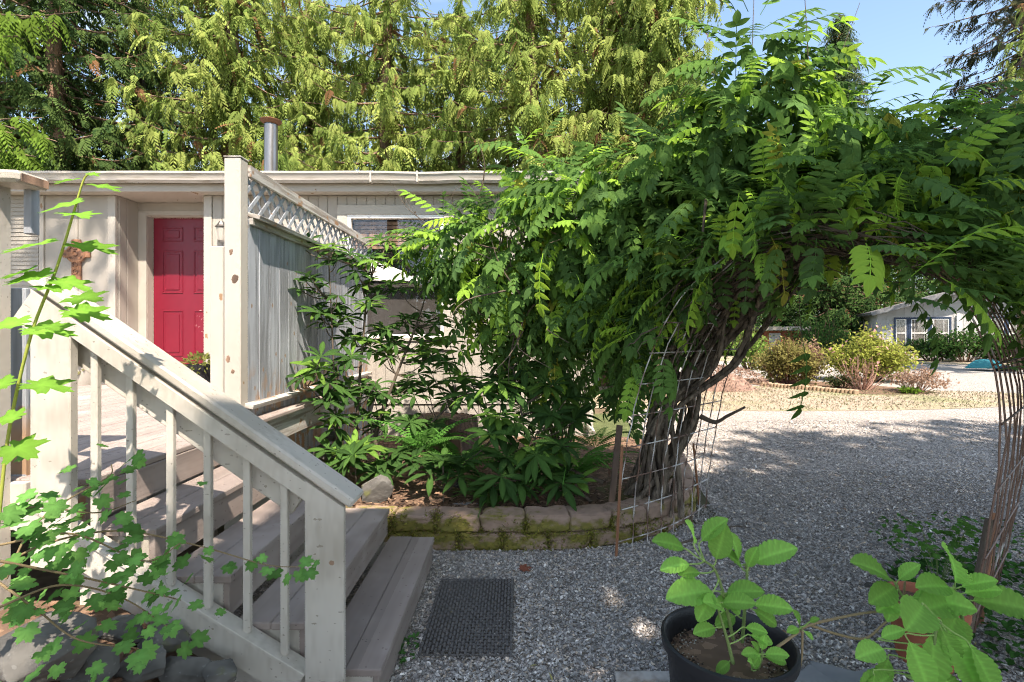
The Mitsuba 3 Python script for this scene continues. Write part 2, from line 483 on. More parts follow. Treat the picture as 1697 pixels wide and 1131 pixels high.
# ------------------------------------------------------------------ block retaining wall
wl = thing('retaining_wall', 'low mossy two course block wall along the front of the garden bed', 'retaining wall')
seg = np.linalg.norm(np.diff(WALL, axis=0), axis=1); cum = np.concatenate([[0], np.cumsum(seg)])
moss_p = []
for course in range(2):
    s0 = 0.0 if course else -0.15
    while s0 < cum[-1] - 0.1:
        L = 0.305
        c = np.clip(s0 + L / 2, 0, cum[-1])
        x, y = np.interp(c, cum, WALL[:, 0]), np.interp(c, cum, WALL[:, 1])
        x2, y2 = np.interp(min(c + 0.05, cum[-1]), cum, WALL[:, 0]), np.interp(min(c + 0.05, cum[-1]), cum, WALL[:, 1])
        x1, y1 = np.interp(max(c - 0.05, 0), cum, WALL[:, 0]), np.interp(max(c - 0.05, 0), cum, WALL[:, 1])
        a = math.atan2(y2 - y1, x2 - x1) + U(-.02, .02)
        m = trimesh.Trimesh(*cbox(L / 2 - 0.004, 0.10, 0.0575, 0.016), process=False).subdivide().subdivide()
        v = np.array(m.vertices)
        v = v + (meshkit.fbm(v * 16 + c * 5 + course * 3, 4, 2)[:, None] - 0.5) * 0.040 * np.sign(v)
        R = np.array([[math.cos(a), math.sin(a), 0], [-math.sin(a), math.cos(a), 0], [0, 0, 1]])
        nrm = np.array([-math.sin(a), math.cos(a)])
        v = v @ R + np.array([x + nrm[0] * (0.10 + 0.012 * course + U(-.006, .006)), y + nrm[1] * (0.10 + 0.012 * course), 0.059 + 0.119 * course])
        add(wl + '__block', (v, np.array(m.faces)), 'wall_block', smooth=40)
        s0 += L
        w = np.array(m.vertices)[rng.integers(len(m.vertices), size=420)] * 0 + v[rng.integers(len(v), size=420)]
        moss_p.append(w[(w[:, 1] < y + 0.09) | (w[:, 0] > 1.2)] + rng.standard_normal((1, 3)) * 0)

mp_ = np.vstack(moss_p); mp_ = mp_ + rng.standard_normal(mp_.shape) * [.012, .006, .010]
mk = meshkit.fbm(mp_ * 4.5, 3, 6) + .10 * (mp_[:, 2] < .13) - .16 * (mp_[:, 0] > .55) - .10 * (mp_[:, 2] > .2)
mp_ = np.repeat(mp_[mk > .42], 4, 0); m = len(mp_); mp_ = mp_ + rng.standard_normal((m, 3)) * [.014, .006, .012]
mv, mf = np.array([[0, -.18, 0], [1, 0, .15], [0, .18, 0]]), np.array([[0, 1, 2]])
MOSS = (mv, mf, np.ones(3))
moss_args = (mp_, m)

# ------------------------------------------------------------------ house
YW = 6.25
hs = thing('house', 'cream and taupe single storey house with white gutter and red front door', 'house')
bk = hs + '__wall'
WX0, WX1, WZ0, WZ1 = P(560, 0, YW)[0], P(752, 0, YW)[0], P(0, 580, YW)[2], P(0, 341, YW)[2]
add(bk, merge([box(-3.80, WX0 + .1, YW + 0.012, YW + 0.16, 0.0, 3.16, 0), box(WX1 - .1, 0.90, YW + 0.012, YW + 0.16, 0.0, 3.16, 0), box(WX0 + .1, WX1 - .1, YW + 0.012, YW + 0.16, 0.0, WZ0 + .1, 0), box(WX0 + .1, WX1 - .1, YW + 0.012, YW + 0.16, WZ1 - .1, 3.16, 0), box(-9.5, -4.87, YW + 0.012, YW + 0.16, 0.0, 3.16, 0), box(-4.87, -3.80, 6.62, 6.75, 2.975, 3.14, 0),
               box(-4.99, -4.875, YW + 0.16, 6.75, 0.5, 3.14, 0), box(-3.80, -3.68, YW + 0.16, 6.75, 0.5, 3.14, 0), box(0.76, 0.90, YW + 0.16, 12.0, 0.0, 3.16, 0),
               box(-9.5, 0.9, 11.9, 12.05, 0, 3.16, 0), box(-4.87, -3.80, 6.56, 6.75, 0.5, 0.93, 0)]), 'house_paint')
add(bk + '__soffit', box(-9.6, 1.0, 6.08, 6.62, 3.14, 3.155, 0), 'trim_paint')
x = -3.80 + 0.10; k = 0
WX0, WX1, WZ0, WZ1 = P(560, 0, YW)[0], P(752, 0, YW)[0], P(0, 580, YW)[2], P(0, 341, YW)[2]
while x < 0.80:
    x1 = min(x + 0.112, 0.80)
    for z0, z1 in ((0.66, WZ0 - 0.002), (WZ1 + 0.002, 3.135)) if (x1 > WX0 and x < WX1) else ((0.66, 3.135),):
        add(bk + '__board', box(x, x1, YW - 0.006, YW + 0.008, z0, z1, 0.003), 'house_paint')
    x = x1 + 0.005
add(bk + '__corner_board', box(-3.80, -3.705, YW - 0.022, YW + 0.012, 0.66, 3.135), 'trim_paint')
add(bk + '__corner_board', box(0.81, 0.93, YW - 0.03, YW + 0.012, 0.3, 3.135), 'trim_paint')
add(bk + '__base_trim', box(-1.78, 0.93, YW - 0.03, YW + 0.01, 0.60, 0.655), 'trim_paint')
for k in range(4):
    add(bk + '__skirt_panel', box(-1.78 + k * 0.66, -1.125 + k * 0.66, YW - 0.012, YW + 0.01, 0.0, 0.598), 'house_paint')
# left of the recess: two wide panels with battens, lap boards further left
for a, b in ((-5.74, -5.345), (-5.335, -4.975)):
    add(bk + '__panel', box(a, b, YW - 0.006, YW + 0.01, 0.95, 3.135), 'house_paint')
for a, b in ((-5.80, -5.745), (-4.965, -4.872)):
    add(bk + '__corner_board', box(a, b, YW - 0.024, YW + 0.01, 0.93, 3.135), 'trim_paint')
laps = []
for k in range(44):
    z = 0.94 + k * 0.05
    v, f = box(-8.2, -5.81, YW - 0.012, YW + 0.01, z, z + 0.052, 0.0)
    v[:, 1] -= np.where(v[:, 2] < z + 0.02, 0.012, 0); laps.append((v, f))
add(bk + '__lap_siding', merge(laps), 'house_paint', kind='stuff')
# recess inside faces
for a, b in ((YW + 0.03, 6.40), (6.405, 6.60)):
    add(bk + '__panel', box(-4.875, -4.862, a, b, 0.93, 3.135), 'house_paint')
add(bk + '__header_board', box(-4.862, -3.80, 6.595, 6.62, 2.985, 3.135), 'house_paint')
# door
dr_ = hs + '__door'
add(dr_, merge([box(-4.75, -3.84, 6.715, 6.755, 0.95, 2.97, 0.002)]), 'red_paint', label='red six panel front door')
for cx in (-4.50, -4.09):
    for z0, z1 in ((2.66, 2.85), (1.98, 2.54), (1.16, 1.76)):
        x0, x1 = cx - 0.135, cx + 0.135
        ring = [box(x0, x1, 6.705, 6.717, z1 - 0.018, z1, 0.004), box(x0, x1, 6.705, 6.717, z0, z0 + 0.018, 0.004), box(x0, x0 + 0.018, 6.705, 6.717, z0 + .018, z1 - .018, 0.004), box(x1 - 0.018, x1, 6.705, 6.717, z0 + .018, z1 - .018, 0.004)]
        add(dr_ + '__panel', merge(ring + [box(x0 + 0.045, x1 - 0.045, 6.706, 6.718, z0 + 0.045, z1 - 0.045, 0.005)]), 'red_paint')
kn = lathe([(0.0, -0.07), (0.02, -0.068), (0.03, -0.05), (0.026, -0.03), (0.01, -0.02), (0.012, 0.0)], 14)
add(dr_ + '__knob', (kn[0][:, [0, 2, 1]] + [-3.92, 6.714, 1.92], kn[1]), 'flue_metal', smooth=40)
add(dr_ + '__frame', merge([box(-4.86, -4.755, 6.585, 6.612, 0.93, 3.02), box(-4.86, -3.80, 6.585, 6.612, 2.975, 3.03), box(-4.80, -4.755, 6.612, 6.76, 0.93, 2.98), box(-4.755, -3.80, 6.612, 6.76, 2.965, 2.98), box(-3.835, -3.80, 6.585, 6.76, 0.93, 2.98),
                            box(-4.755, -3.83, 6.60, 6.76, 0.925, 0.945)]), 'trim_paint')
# eave
add(hs + '__fascia', box(-9.6, 0.98, 6.055, 6.085, 3.135, 3.235), 'trim_paint')
gp = [(5.985, 3.215), (5.955, 3.245), (5.955, 3.26), (5.94, 3.30), (5.925, 3.315), (5.925, 3.338), (5.94, 3.338), (5.945, 3.322), (5.96, 3.305), (5.97, 3.25), (6.05, 3.235), (6.052, 3.33)]
n = 60; xs = np.linspace(-9.6, 0.84, n); prof = np.array(gp)
gv = np.stack([np.stack([np.full(len(gp), x), prof[:, 0] + 0.0015 * math.sin(i * 1.7), prof[:, 1] + 0.0015 * math.sin(i * 0.9) - 0.012 * math.exp(-((x + 1.06) / 0.25) ** 2)], 1) for i, x in enumerate(xs)]).reshape(-1, 3)
m_ = len(gp); i_ = np.arange(n - 1)[:, None] * m_; j_ = np.arange(m_ - 1)[None]
q = np.stack([i_ + j_, i_ + j_ + 1, i_ + m_ + j_ + 1, i_ + m_ + j_], -1).reshape(-1, 4)
add(hs + '__gutter', merge([(gv, np.vstack([q[:, [0, 1, 2]], q[:, [0, 2, 3]]])), box(0.838, 0.845, 5.93, 6.052, 3.222, 3.335, 0)]), 'gutter_metal', smooth=35)
add(hs + '__gutter__seam', merge([box(x, x + 0.02, 5.921, 6.0, 3.21, 3.34, 0.002) for x in (-1.70, -1.16)]), 'gutter_metal')
ro = [bar((-4.3, 6.04, 3.345), (-4.3, 9.2, 3.93), 10.6, 0.03, b=0), bar((-4.3, 12.4, 3.345), (-4.3, 9.2, 3.93), 10.6, 0.03, b=0)]
add(hs + '__roof', merge(ro), 'shingle')
fx = P(449, 0, 8.0)[0]
add(hs + '__roof__flue', lathe([(0.10, 3.4), (0.10, 4.70), (0.095, 4.705)], 22, (fx, 8.0, 0)), 'flue_metal', smooth=40)
add(hs + '__roof__flue_cap', lathe([(0.10, 4.71), (0.155, 4.755), (0.158, 4.77), (0.11, 4.79), (0.02, 4.825), (0, 4.826)], 22, (fx, 8.0, 0)), 'rust', smooth=40)
ds = tube([(0.74, 6.0, 3.24), (0.74, 6.0, 3.16), (0.87, 6.19, 3.02), (0.87, 6.19, 0.35), (0.9, 6.05, 0.28)], 0.038, 8)
add(hs + '__downspout', ds, 'trim_paint', smooth=40)
# window
wn = hs + '__window'
tw = 0.115
add(wn, merge([box(WX0, WX1, YW - 0.03, YW + 0.01, WZ1 - tw, WZ1), box(WX0, WX0 + tw, YW - 0.03, YW + 0.01, WZ0 + tw, WZ1 - tw), box(WX1 - tw, WX1, YW - 0.03, YW + 0.01, WZ0 + tw, WZ1 - tw),
               box(WX0, WX1, YW - 0.035, YW + 0.01, WZ0, WZ0 + tw), box(WX0 - 0.01, WX1 + 0.01, YW - 0.055, YW + 0.01, WZ0 + tw - 0.01, WZ0 + tw + 0.03)]), 'trim_paint')
a0, a1, b0, b1 = WX0 + tw, WX1 - tw, WZ0 + tw + 0.03, WZ1 - tw
mz = P(0, 462, YW)[2]
fr = 0.045
add(wn + '__frame', merge([box(a0, a0 + fr, YW - 0.02, YW + 0.05, b0, b1), box(a1 - fr, a1, YW - 0.02, YW + 0.05, b0, b1), box(a0 + fr, a1 - fr, YW - 0.02, YW + 0.05, b1 - fr, b1),
                           box(a0 + fr, a1 - fr, YW - 0.022, YW + 0.05, mz - 0.03, mz + 0.03), box(a0 + fr, a1 - fr, YW - 0.02, YW + 0.05, b0, b0 + fr)]), 'white_paint')
for z0, z1 in ((b0 + fr, mz - 0.03), (mz + 0.03, b1 - fr)):
    add(wn + '__pane', (np.array([[a0 + fr, YW + 0.03, z0], [a1 - fr, YW + 0.03, z0], [a1 - fr, YW + 0.03, z1], [a0 + fr, YW + 0.03, z1]]), np.array([[0, 1, 2], [0, 2, 3]])), 'window_glass')
add(wn + '__room', merge([box(a0 - 0.3, a1 + 0.3, YW + 0.9, YW + 0.92, b0 - 0.3, b1 + 0.2, 0), box(a0, a1, YW + 0.14, YW + 0.145, b0, mz - 0.05, 0)]), 'dark_room')
sh = np.linspace(a0 + fr, a1 - fr, 26)
add(wn + '__slats', merge([box(a0 + 0.05, a1 - 0.05, YW + 0.10, YW + 0.115, b1 - 0.10 - 0.05 * k, b1 - 0.06 - 0.05 * k, 0.002) for k in range(7)]), 'bark')  # brown slats stand in for the brown reflection in the upper pane
cv = [(a0 + 0.06 + 0.03 * k, 0.012 * math.sin(k * 1.9), 0) for k in range(22)]
cm = np.array([[x_, YW + 0.09 + y_, mz + 0.03] for x_, y_, _ in cv] + [[x_, YW + 0.09 + y_, mz + 0.34 - 0.012 * k] for k, (x_, y_, _) in enumerate(cv)])
add(wn + '__curtain', (cm, np.array([[k, k + 1, k + 23] for k in range(21)] + [[k, k + 23, k + 22] for k in range(21)])), 'white_paint')

# ------------------------------------------------------------------ deck
dk = thing('deck', 'grey brown board deck in front of the red door', 'deck')
DZ = 0.90
x = -1.675
while x > -6.4:
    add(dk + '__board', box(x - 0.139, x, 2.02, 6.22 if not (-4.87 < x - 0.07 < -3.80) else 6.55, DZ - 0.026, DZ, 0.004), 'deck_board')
    x -= 0.1425
add(dk + '__edge_board', box(-1.70, -1.672, 2.02, 3.34, DZ - 0.17, DZ - 0.028, 0.004), 'deck_board')
add(dk + '__joist', merge([box(-1.75, -1.705, 2.03, 6.2, DZ - 0.20, DZ - 0.03, 0), box(-6.4, -1.75, 2.03, 2.07, DZ - 0.2, DZ - 0.03, 0)] + [box(-1.705, -1.69, y, y + 0.05, 0.3, DZ - 0.17) for y in (2.3, 2.85)]), 'weathered_wood')
add(dk + '__trim', merge([box(-6.4, -1.9, 1.985, 2.015, DZ - 0.19, DZ - 0.005)]), 'rail_paint')

# ------------------------------------------------------------------ stairs
st = thing('stairs', 'five rise wooden stairs of grey brown boards up to the deck', 'stairs')
Y0, Y1 = 1.985, 3.255
fronts = [-0.52, -0.805, -1.10, -1.388]
for k, xf in enumerate(fronts):
    z = 0.18 * (k + 1)
    dy = 0.03 * (k == 0)
    for j in range(2):
        add(st + '__tread', box(xf - 0.141 - 0.1425 * j, xf - 0.1425 * j, Y0 - 0.012, Y1 + U(-.006, .006), z - 0.030, z + U(-.001, .001), 0.004), 'deck_board')
    add(st + '__riser', box(xf - 0.036, xf - 0.012, Y0 + 0.0, Y1 - 0.004, max(0.0, z - 0.165), z - 0.033, 0.003), 'deck_board')
    xb = fronts[k + 1] - 0.04 if k < 3 else -1.70
    add(st + '__side_panel', box(xb + 0.005, xf - 0.037, Y0 + 0.004, Y0 + 0.03, -0.02, z - 0.032, 0.002), 'rail_paint')
    add(st + '__side_panel', box(xb + 0.005, xf - 0.037, Y1 - 0.03, Y1 - 0.006, -0.02, z - 0.032, 0.002), 'rail_paint')

# ------------------------------------------------------------------ stair railing
rl = thing('stair_railing', 'painted wooden stair railing with square balusters sloping down to a wide end post', 'railing')
YR = 1.90


def RP(px, py, Y=YR):
    return P(px, py, Y)


g0, g1 = RP(44, 470), RP(580, 844)
sl = unit(g1 - g0); upv = np.array([-sl[2], 0, sl[0]])
capc0, capc1 = g0 + upv * 0.021 + np.array([0, 0.055, 0]), g1 + upv * 0.021 + np.array([0, 0.055, 0])
v, f = bar(capc0, capc1, 0.128, 0.036, (0, 0, 1), 0.008)
add(rl + '__cap', (v, f), 'rail_paint')
e0, e1 = RP(55, 482) - upv * 0.032, RP(566, 840) - upv * 0.032
add(rl + '__rail_board', bar(e0 + [0, 0.012, 0], e1 + [0, 0.012, 0], 0.030, 0.058, (0, 0, 1), 0.003), 'rail_paint')
e0, e1 = RP(60, 480, 1.985) - upv * 0.072, RP(520, 801, 1.985) - upv * 0.072
add(rl + '__inner_board', bar(e0, e1, 0.032, 0.138, (0, 0, 1), 0.003), 'rail_paint')
b0_, b1_ = RP(40, 838), RP(503, 1122)
bs = unit(b1_ - b0_); bu = np.array([-bs[2], 0, bs[0]])
add(rl + '__bottom_board', bar(b0_ - bu * 0.052 + [0, 0.02, 0], b1_ - bu * 0.052 + [0, 0.02, 0], 0.036, 0.10, (0, 0, 1), 0.003), 'rail_paint')
add(rl + '__bottom_strip', bar(b0_ + bu * 0.006 + [0, 0.03, 0], b1_ + bu * 0.006 + [0, 0.03, 0], 0.075, 0.014, (0, 0, 1), 0.002), 'rail_paint')
for px in (160.5, 219, 285, 346.5, 411.5, 473):
    X = RP(px, 0, 1.935)[0]
    ztop = g0[2] + (X - g0[0]) * sl[2] / sl[0] - 0.075
    zbot = b0_[2] + (X - b0_[0]) * bs[2] / bs[0] + 0.012
    add(rl + '__baluster', box(X - 0.0135, X + 0.0135, 1.920, 1.942, zbot, ztop, 0.0025), 'rail_paint')
X0, X1 = RP(505, 0)[0], RP(570, 0)[0]
pv, pf = box(X0, X1, 1.897, 1.922, -0.02, 0.9, 0.004)
pv[:, 2] = np.where(pv[:, 2] > 0.5, g0[2] + (pv[:, 0] - g0[0]) * sl[2] / sl[0] - 0.01, pv[:, 2])
add(rl + '__end_post', (pv, pf), 'rail_paint')
X0, X1 = RP(50, 0)[0], RP(117, 0)[0]
pv, pf = box(X0, X1, 1.897, 1.935, 0.60, 1.9, 0.004)
pv[:, 2] = np.where(pv[:, 2] > 1.2, g0[2] + (pv[:, 0] - g0[0]) * sl[2] / sl[0] - 0.012, pv[:, 2])
add(rl + '__top_post', (pv, pf), 'rail_paint')

# dark screen corner at the left edge of the picture
ls = thing('corner_post', 'tall pale post with a sloped end cap at the left edge beside the railing', 'post')
add(ls + '__post', box(-2.05, RP(19, 0, 1.99)[0], 1.90, 1.99, 0.3, 2.052), 'rail_paint')
v, f = bar((-2.2, 1.945, 2.068), (RP(60, 0, 1.95)[0], 1.945, 2.052), 0.14, 0.045, b=0.012)
add(ls + '__cap', (v, f), 'rail_paint')
add(ls + '__cap_end', bar((RP(60, 0, 1.95)[0] + 0.0015, 1.945, 2.05), (RP(60, 0, 1.95)[0] + 0.003, 1.945, 2.05), 0.11, 0.03, b=0), 'bark')
add(ls + '__brace', box(-1.915, -1.885, 1.99, 2.03, 1.86, 2.04), 'fence_paint')
add(ls + '__back_board', box(RP(17, 0, 2.08)[0], RP(50, 0, 2.08)[0], 2.06, 2.10, 0.86, 1.655), 'fence_paint')

# ------------------------------------------------------------------ fence screen with lattice
fs = thing('privacy_screen', 'weathered grey board screen with a lattice top running from a tall post to the house', 'fence')
FX = -1.80
add(fs + '__post', box(-1.908, -1.80, 3.345, 3.44, 0.05, 2.615, 0.005), 'trim_paint')
for kx, kz, kr in ((-1.862, 2.0, .016), (-1.838, 1.83, .024), (-1.882, 1.30, .018), (-1.85, 1.22, .014)):
    kv, kf = blob((kr, .004, kr * 1.4), 2, .3, 2.5, int(kz * 50)); add(fs + '__post__knot', (kv + [kx, 3.345, kz], kf), 'bark', smooth=40)
add(fs + '__post_cap', box(-1.912, -1.796, 3.341, 3.444, 2.617, 2.628, 0.003), 'weathered_wood')
add(fs + '__short_post', box(-2.075, -1.985, 3.47, 3.56, 0.2, 2.06, 0.005), 'trim_paint')
add(fs + '__top_rail', bar((FX - 0.03, 3.44, 2.575), (FX - 0.03, 6.22, 2.575), 0.09, 0.045), 'weathered_wood')
add(fs + '__top_trim', bar((FX + 0.005, 3.445, 2.545), (FX + 0.005, 6.22, 2.545), 0.022, 0.05), 'weathered_wood')
LZ0, LZ1 = 2.285, 2.53
yk = 3.3
while yk < 6.2:
    for layer, sgn in ((0, 1), (1, -1)):
        y0, y1 = (yk, yk + 0.26) if sgn > 0 else (yk + 0.26, yk)
        p, q = np.array([FX - 0.012 - 0.009 * layer, y0, LZ0]), np.array([FX - 0.012 - 0.009 * layer, y1, LZ1])
        lo, hi = 3.445, 6.22
        t0, t1 = sorted(((lo - y0) / (y1 - y0), (hi - y0) / (y1 - y0)))
        t0, t1 = max(0, t0), min(1, t1)
        if t1 - t0 > 0.15:
            add(fs + '__slat', bar(p + (q - p) * t0, p + (q - p) * t1, 0.030, 0.008, (1, 0, 0), 0.0015), 'fence_paint')
    yk += 0.15
add(fs + '__middle_rail', bar((FX + 0.02, 3.442, 2.262), (FX + 0.02, 6.22, 2.262), 0.12, 0.028, (0.25, 0, 1)), 'weathered_wood')
add(fs + '__middle_trim', bar((FX + 0.018, 3.442, 2.222), (FX + 0.018, 6.22, 2.222), 0.025, 0.045), 'weathered_wood')
y = 3.44
while y < 6.2:
    w = min(0.15, 6.2 - y)
    add(fs + '__board', box(FX - 0.022, FX + U(-.003, .003), y + 0.002, y + w - 0.003, 1.0, 2.235, 0.003), 'fence_paint')
    y += 0.15
add(fs + '__backing', box(FX - 0.05, FX - 0.026, 3.44, 6.2, 0.2, 2.23, 0), 'fence_paint')
add(fs + '__ledge', bar((FX + 0.02, 3.40, 0.985), (FX + 0.02, 6.2, 0.985), 0.07, 0.03, (0.2, 0, 1)), 'weathered_wood')
y = 3.36
for w in (0.62, 0.62, 0.62, 0.62, 0.40):
    add(fs + '__skirt_panel', box(FX - 0.024, FX - 0.004, y, y + w - 0.005, 0.05, 0.966), 'fence_paint')
    y += w

# ------------------------------------------------------------------ doormat of rubber links
mt = thing('doormat', 'black woven rubber link mat on the gravel at the foot of the stairs', 'doormat')
mx0, mx1, my0, my1 = -0.445, -0.018, 2.30, 3.03
links = []
nc, nr = 25, 15
cw, rh = (mx1 - mx0) / nc, (my1 - my0) / nr
for i in range(nc):
    for j in range(nr):
        yy = my0 + (j + 0.5 + (0.5 if i % 2 else 0)) * rh
        if yy > my1 - 0.3 * rh and i % 2: continue
        v, f = cbox(0.0056, rh * 0.36, 0.0065, 0.002)
        a = U(-.05, .05); v = v @ np.array([[math.cos(a), math.sin(a), 0], [-math.sin(a), math.cos(a), 0], [0, 0, 1]])
        xx = mx0 + (i + 0.5) * cw
        links.append((v + [xx + U(-.001, .001), yy, 0.026 + U(-.002, .002) + 0.004 * math.sin(xx * 9 + yy * 5)], f))
add(mt + '__links', merge(links), 'rubber', kind='stuff')
for j in range(2 * nr):
    yy = my0 + 0.25 * rh + j * rh / 2
    add(mt + '__rod', tube([(mx0 - 0.003, yy, 0.021), (mx0 + 0.2, yy + 0.002, 0.023), (mx1 + 0.003, yy, 0.021)], 0.0032, 5), 'rubber')

# ------------------------------------------------------------------ leaf templates (unit length along x, upper side +z)
def blade(width, nx=6, ny=4, peak=0.45, fold=0.25, droop=0.25, ripple=0.0, tipp=1.0, serr=0.0):
    t = np.linspace(0, 1, nx + 1); s = np.linspace(-1, 1, ny + 1)
    a = peak / (1 - peak)
    w = (t ** a * (1 - t) ** tipp); w = w / w.max() * width / 2
    w[0] = width * 0.03; w[-1] = 0.002
    if serr: w = w * (1 + serr * np.where(np.arange(nx + 1) % 2, 1, -1))
    Tt, S = np.meshgrid(t, s, indexing='ij')
    y = S * w[:, None]
    z = fold * np.abs(y) - droop * Tt ** 2 + ripple * np.sin(Tt * 52 - np.abs(S) * 9) * np.abs(S) * w[:, None]
    v = np.stack([Tt, y, z], -1).reshape(-1, 3)
    i = np.arange(nx)[:, None] * (ny + 1); j = np.arange(ny)[None]
    q = np.stack([i + j, i + ny + 1 + j, i + ny + 2 + j, i + j + 1], -1).reshape(-1, 4)
    tone = (1.0 + 0.25 * (np.abs(S) < 0.05) - 0.05 * np.abs(S) + (0.13 * (np.sin(Tt * 52 - np.abs(S) * 9) > 0.75) if ripple else 0.0)).ravel()
    return v, np.vstack([q[:, [0, 1, 2]], q[:, [0, 2, 3]]]), tone


def lobed(spec, bend=0.2, fold=0.15):
    """Leaf with lobes; spec: (angle in degrees from the tip, radius); base at the origin, leaf along +x."""
    pts = [(r * math.cos(math.radians(a)), r * math.sin(math.radians(a))) for a, r in spec]
    pts = pts + [(x, -y) for x, y in pts[::-1] if abs(y) > 1e-6]
    c = np.array(pts); cen = np.array([0.0, 0.0]); n = len(c)
    mid = cen + (c - cen) * 0.5
    v2 = np.vstack([[cen], mid, c]); k = np.arange(n); k1 = (k + 1) % n
    f = np.vstack([np.stack([k * 0, 1 + k, 1 + k1], 1), np.stack([1 + k, 1 + n + k, 1 + n + k1], 1), np.stack([1 + k, 1 + n + k1, 1 + k1], 1)])
    v2[:, 0] += 0.42
    z = fold * np.abs(v2[:, 1]) - bend * ((v2[:, 0] - 0.3) ** 2 + v2[:, 1] ** 2) + 0.02 * np.sin(v2[:, 0] * 14 + v2[:, 1] * 9)
    tone = np.concatenate([[1.25], np.full(n, 1.05), np.full(n, 0.95)])
    return np.column_stack([v2, z]), f, tone


MAPLE = lobed([(0, .60), (7, .47), (14, .50), (20, .38), (30, .30), (40, .42), (48, .55), (54, .46), (62, .48), (70, .33), (82, .28), (94, .36), (104, .44), (114, .34), (128, .36), (142, .25), (160, .36), (172, .34), (180, .20)][:-1] + [(180, .18)])
CURRANT = lobed([(0, .52), (10, .42), (17, .45), (26, .32), (36, .40), (46, .52), (56, .42), (64, .44), (74, .29), (90, .36), (104, .43), (118, .34), (135, .38), (155, .33), (180, .16)], 0.3)
RHODO = blade(0.25, 6, 2, 0.58, 0.35, 0.30)
HYDR = blade(0.62, 32, 8, 0.45, 0.30, 0.26, 0.085, 0.75, 0.028)
LEAFLET = blade(0.44, 4, 2, 0.40, 0.28, 0.12)
LEAFLET_LOW = blade(0.44, 2, 2, 0.40, 0.25, 0.1)
OVAL = blade(0.55, 3, 2, 0.45, 0.2, 0.15)
NEEDLE = blade(0.5, 2, 1, 0.4, 0, 0.1)


def wis_leaf(low, pairs=6, hang=0.5, arc=0.35):
    """Pinnate leaf of unit length: leaflets in pairs along a drooping stalk."""
    B = LEAFLET_LOW if low else LEAFLET
    t = np.linspace(0.2, 0.92, pairs); pos, X, Z, S = [], [], [], []
    for k, tt in enumerate(t):
        c = np.array([tt, 0, -arc * tt ** 2]); tang = unit(np.array([1, 0, -2 * arc * tt]))
        for sg in (-1, 1):
            d = unit(tang * 0.55 + np.array([0, sg * 0.85, 0]) + np.array([0, 0, -hang]))
            pos.append(c); X.append(d); Z.append(unit(np.array([0.2, -sg * hang * 0.7, 1]))); S.append(0.30 * (1 - 0.25 * abs(tt - 0.5)))
    c = np.array([0.95, 0, -arc * 0.9]); pos.append(c); X.append(unit(np.array([1, 0, -2 * arc - hang * 0.5]))); Z.append([0.3, 0, 1]); S.append(0.32)
    v, f, cc = inst(B, np.array(pos), np.array(X), np.array(Z), np.array(S), np.ones(3))
    tt = np.linspace(0, 0.95, 4); st_ = np.stack([tt, tt * 0, -arc * tt ** 2], 1)
    sv, sf = tube(st_, 0.008, 3, False)
    return merge([(v, f, cc), (sv, sf, np.full((len(sv), 3), 1.3))])[:2] + (np.concatenate([cc[:, 0], np.full(len(sv), 1.2)]),)


W_NEAR = [wis_leaf(False, 6, .35, .30), wis_leaf(False, 5, .8, .5), wis_leaf(False, 6, 1.1, .65), wis_leaf(False, 5, .2, .15)]
W_FAR = [wis_leaf(True, 6, .35, .30), wis_leaf(True, 5, .8, .5), wis_leaf(True, 6, 1.1, .65)]


def fern_frond(n=22, arc=0.55):
    t = np.linspace(0.10, 0.99, n)
    L = 0.17 * np.sin(np.pi * np.clip(t * 0.9 + 0.12, 0, 1)) ** 0.7 * (1.15 - t * 0.9)
    pos = np.repeat(np.stack([t * (1 - 0.15 * t), t * 0, arc * (0.6 * t - t ** 2)], 1), 2, 0)
    sg = np.tile([-1, 1], n)
    X = np.stack([np.full(2 * n, 0.28), sg, np.full(2 * n, -0.22)], 1)
    v, f, c = inst(blade(0.22, 2, 1, .3, 0, .1), pos, X, [0, 0, 1], np.repeat(L, 2), np.ones(3))
    tt = np.linspace(0, 1, 6); sv, sf = tube(np.stack([tt * (1 - 0.15 * tt), tt * 0, arc * (0.6 * tt - tt ** 2)], 1), 0.006, 3, False)
    a = merge([(v, f), (sv, sf)])
    return a[0], a[1], np.concatenate([c[:, 0], np.full(len(sv), 1.1)])


FROND = fern_frond()
G_DARK, G_MID, G_LIGHT, G_YOUNG = (0.080, 0.150, 0.050), (0.15, 0.28, 0.060), (0.25, 0.44, 0.065), (0.42, 0.62, 0.07)


def leaf_parts(holder, name, T, pos, X, Z, s, c, bsdf, cj=0.12, limit=300):
    """Each leaf its own part, the nearest first; past the limit one part of all the rest."""
    pos = np.asarray(pos, float); m = len(pos)
    X = np.broadcast_to(X, (m, 3)); Z = np.broadcast_to(Z, (m, 3)); s = np.broadcast_to(s, (m,)); c = np.broadcast_to(np.asarray(c, float), (m, 3))
    order = np.argsort(np.linalg.norm(pos - [0, 0, CZ], axis=1) / s)
    for k in order[:limit]:
        add(f'{holder}__{name}', inst(T, pos[k], X[k], Z[k], s[k], c[k], cj), bsdf, smooth=True)
    r = order[limit:]
    if len(r): add(f'{holder}__foliage', inst(T, pos[r], X[r], Z[r], s[r], c[r], cj), bsdf, smooth=True, kind='stuff')


def rand_dirs(m):
    return unit(rng.standard_normal((m, 3)))


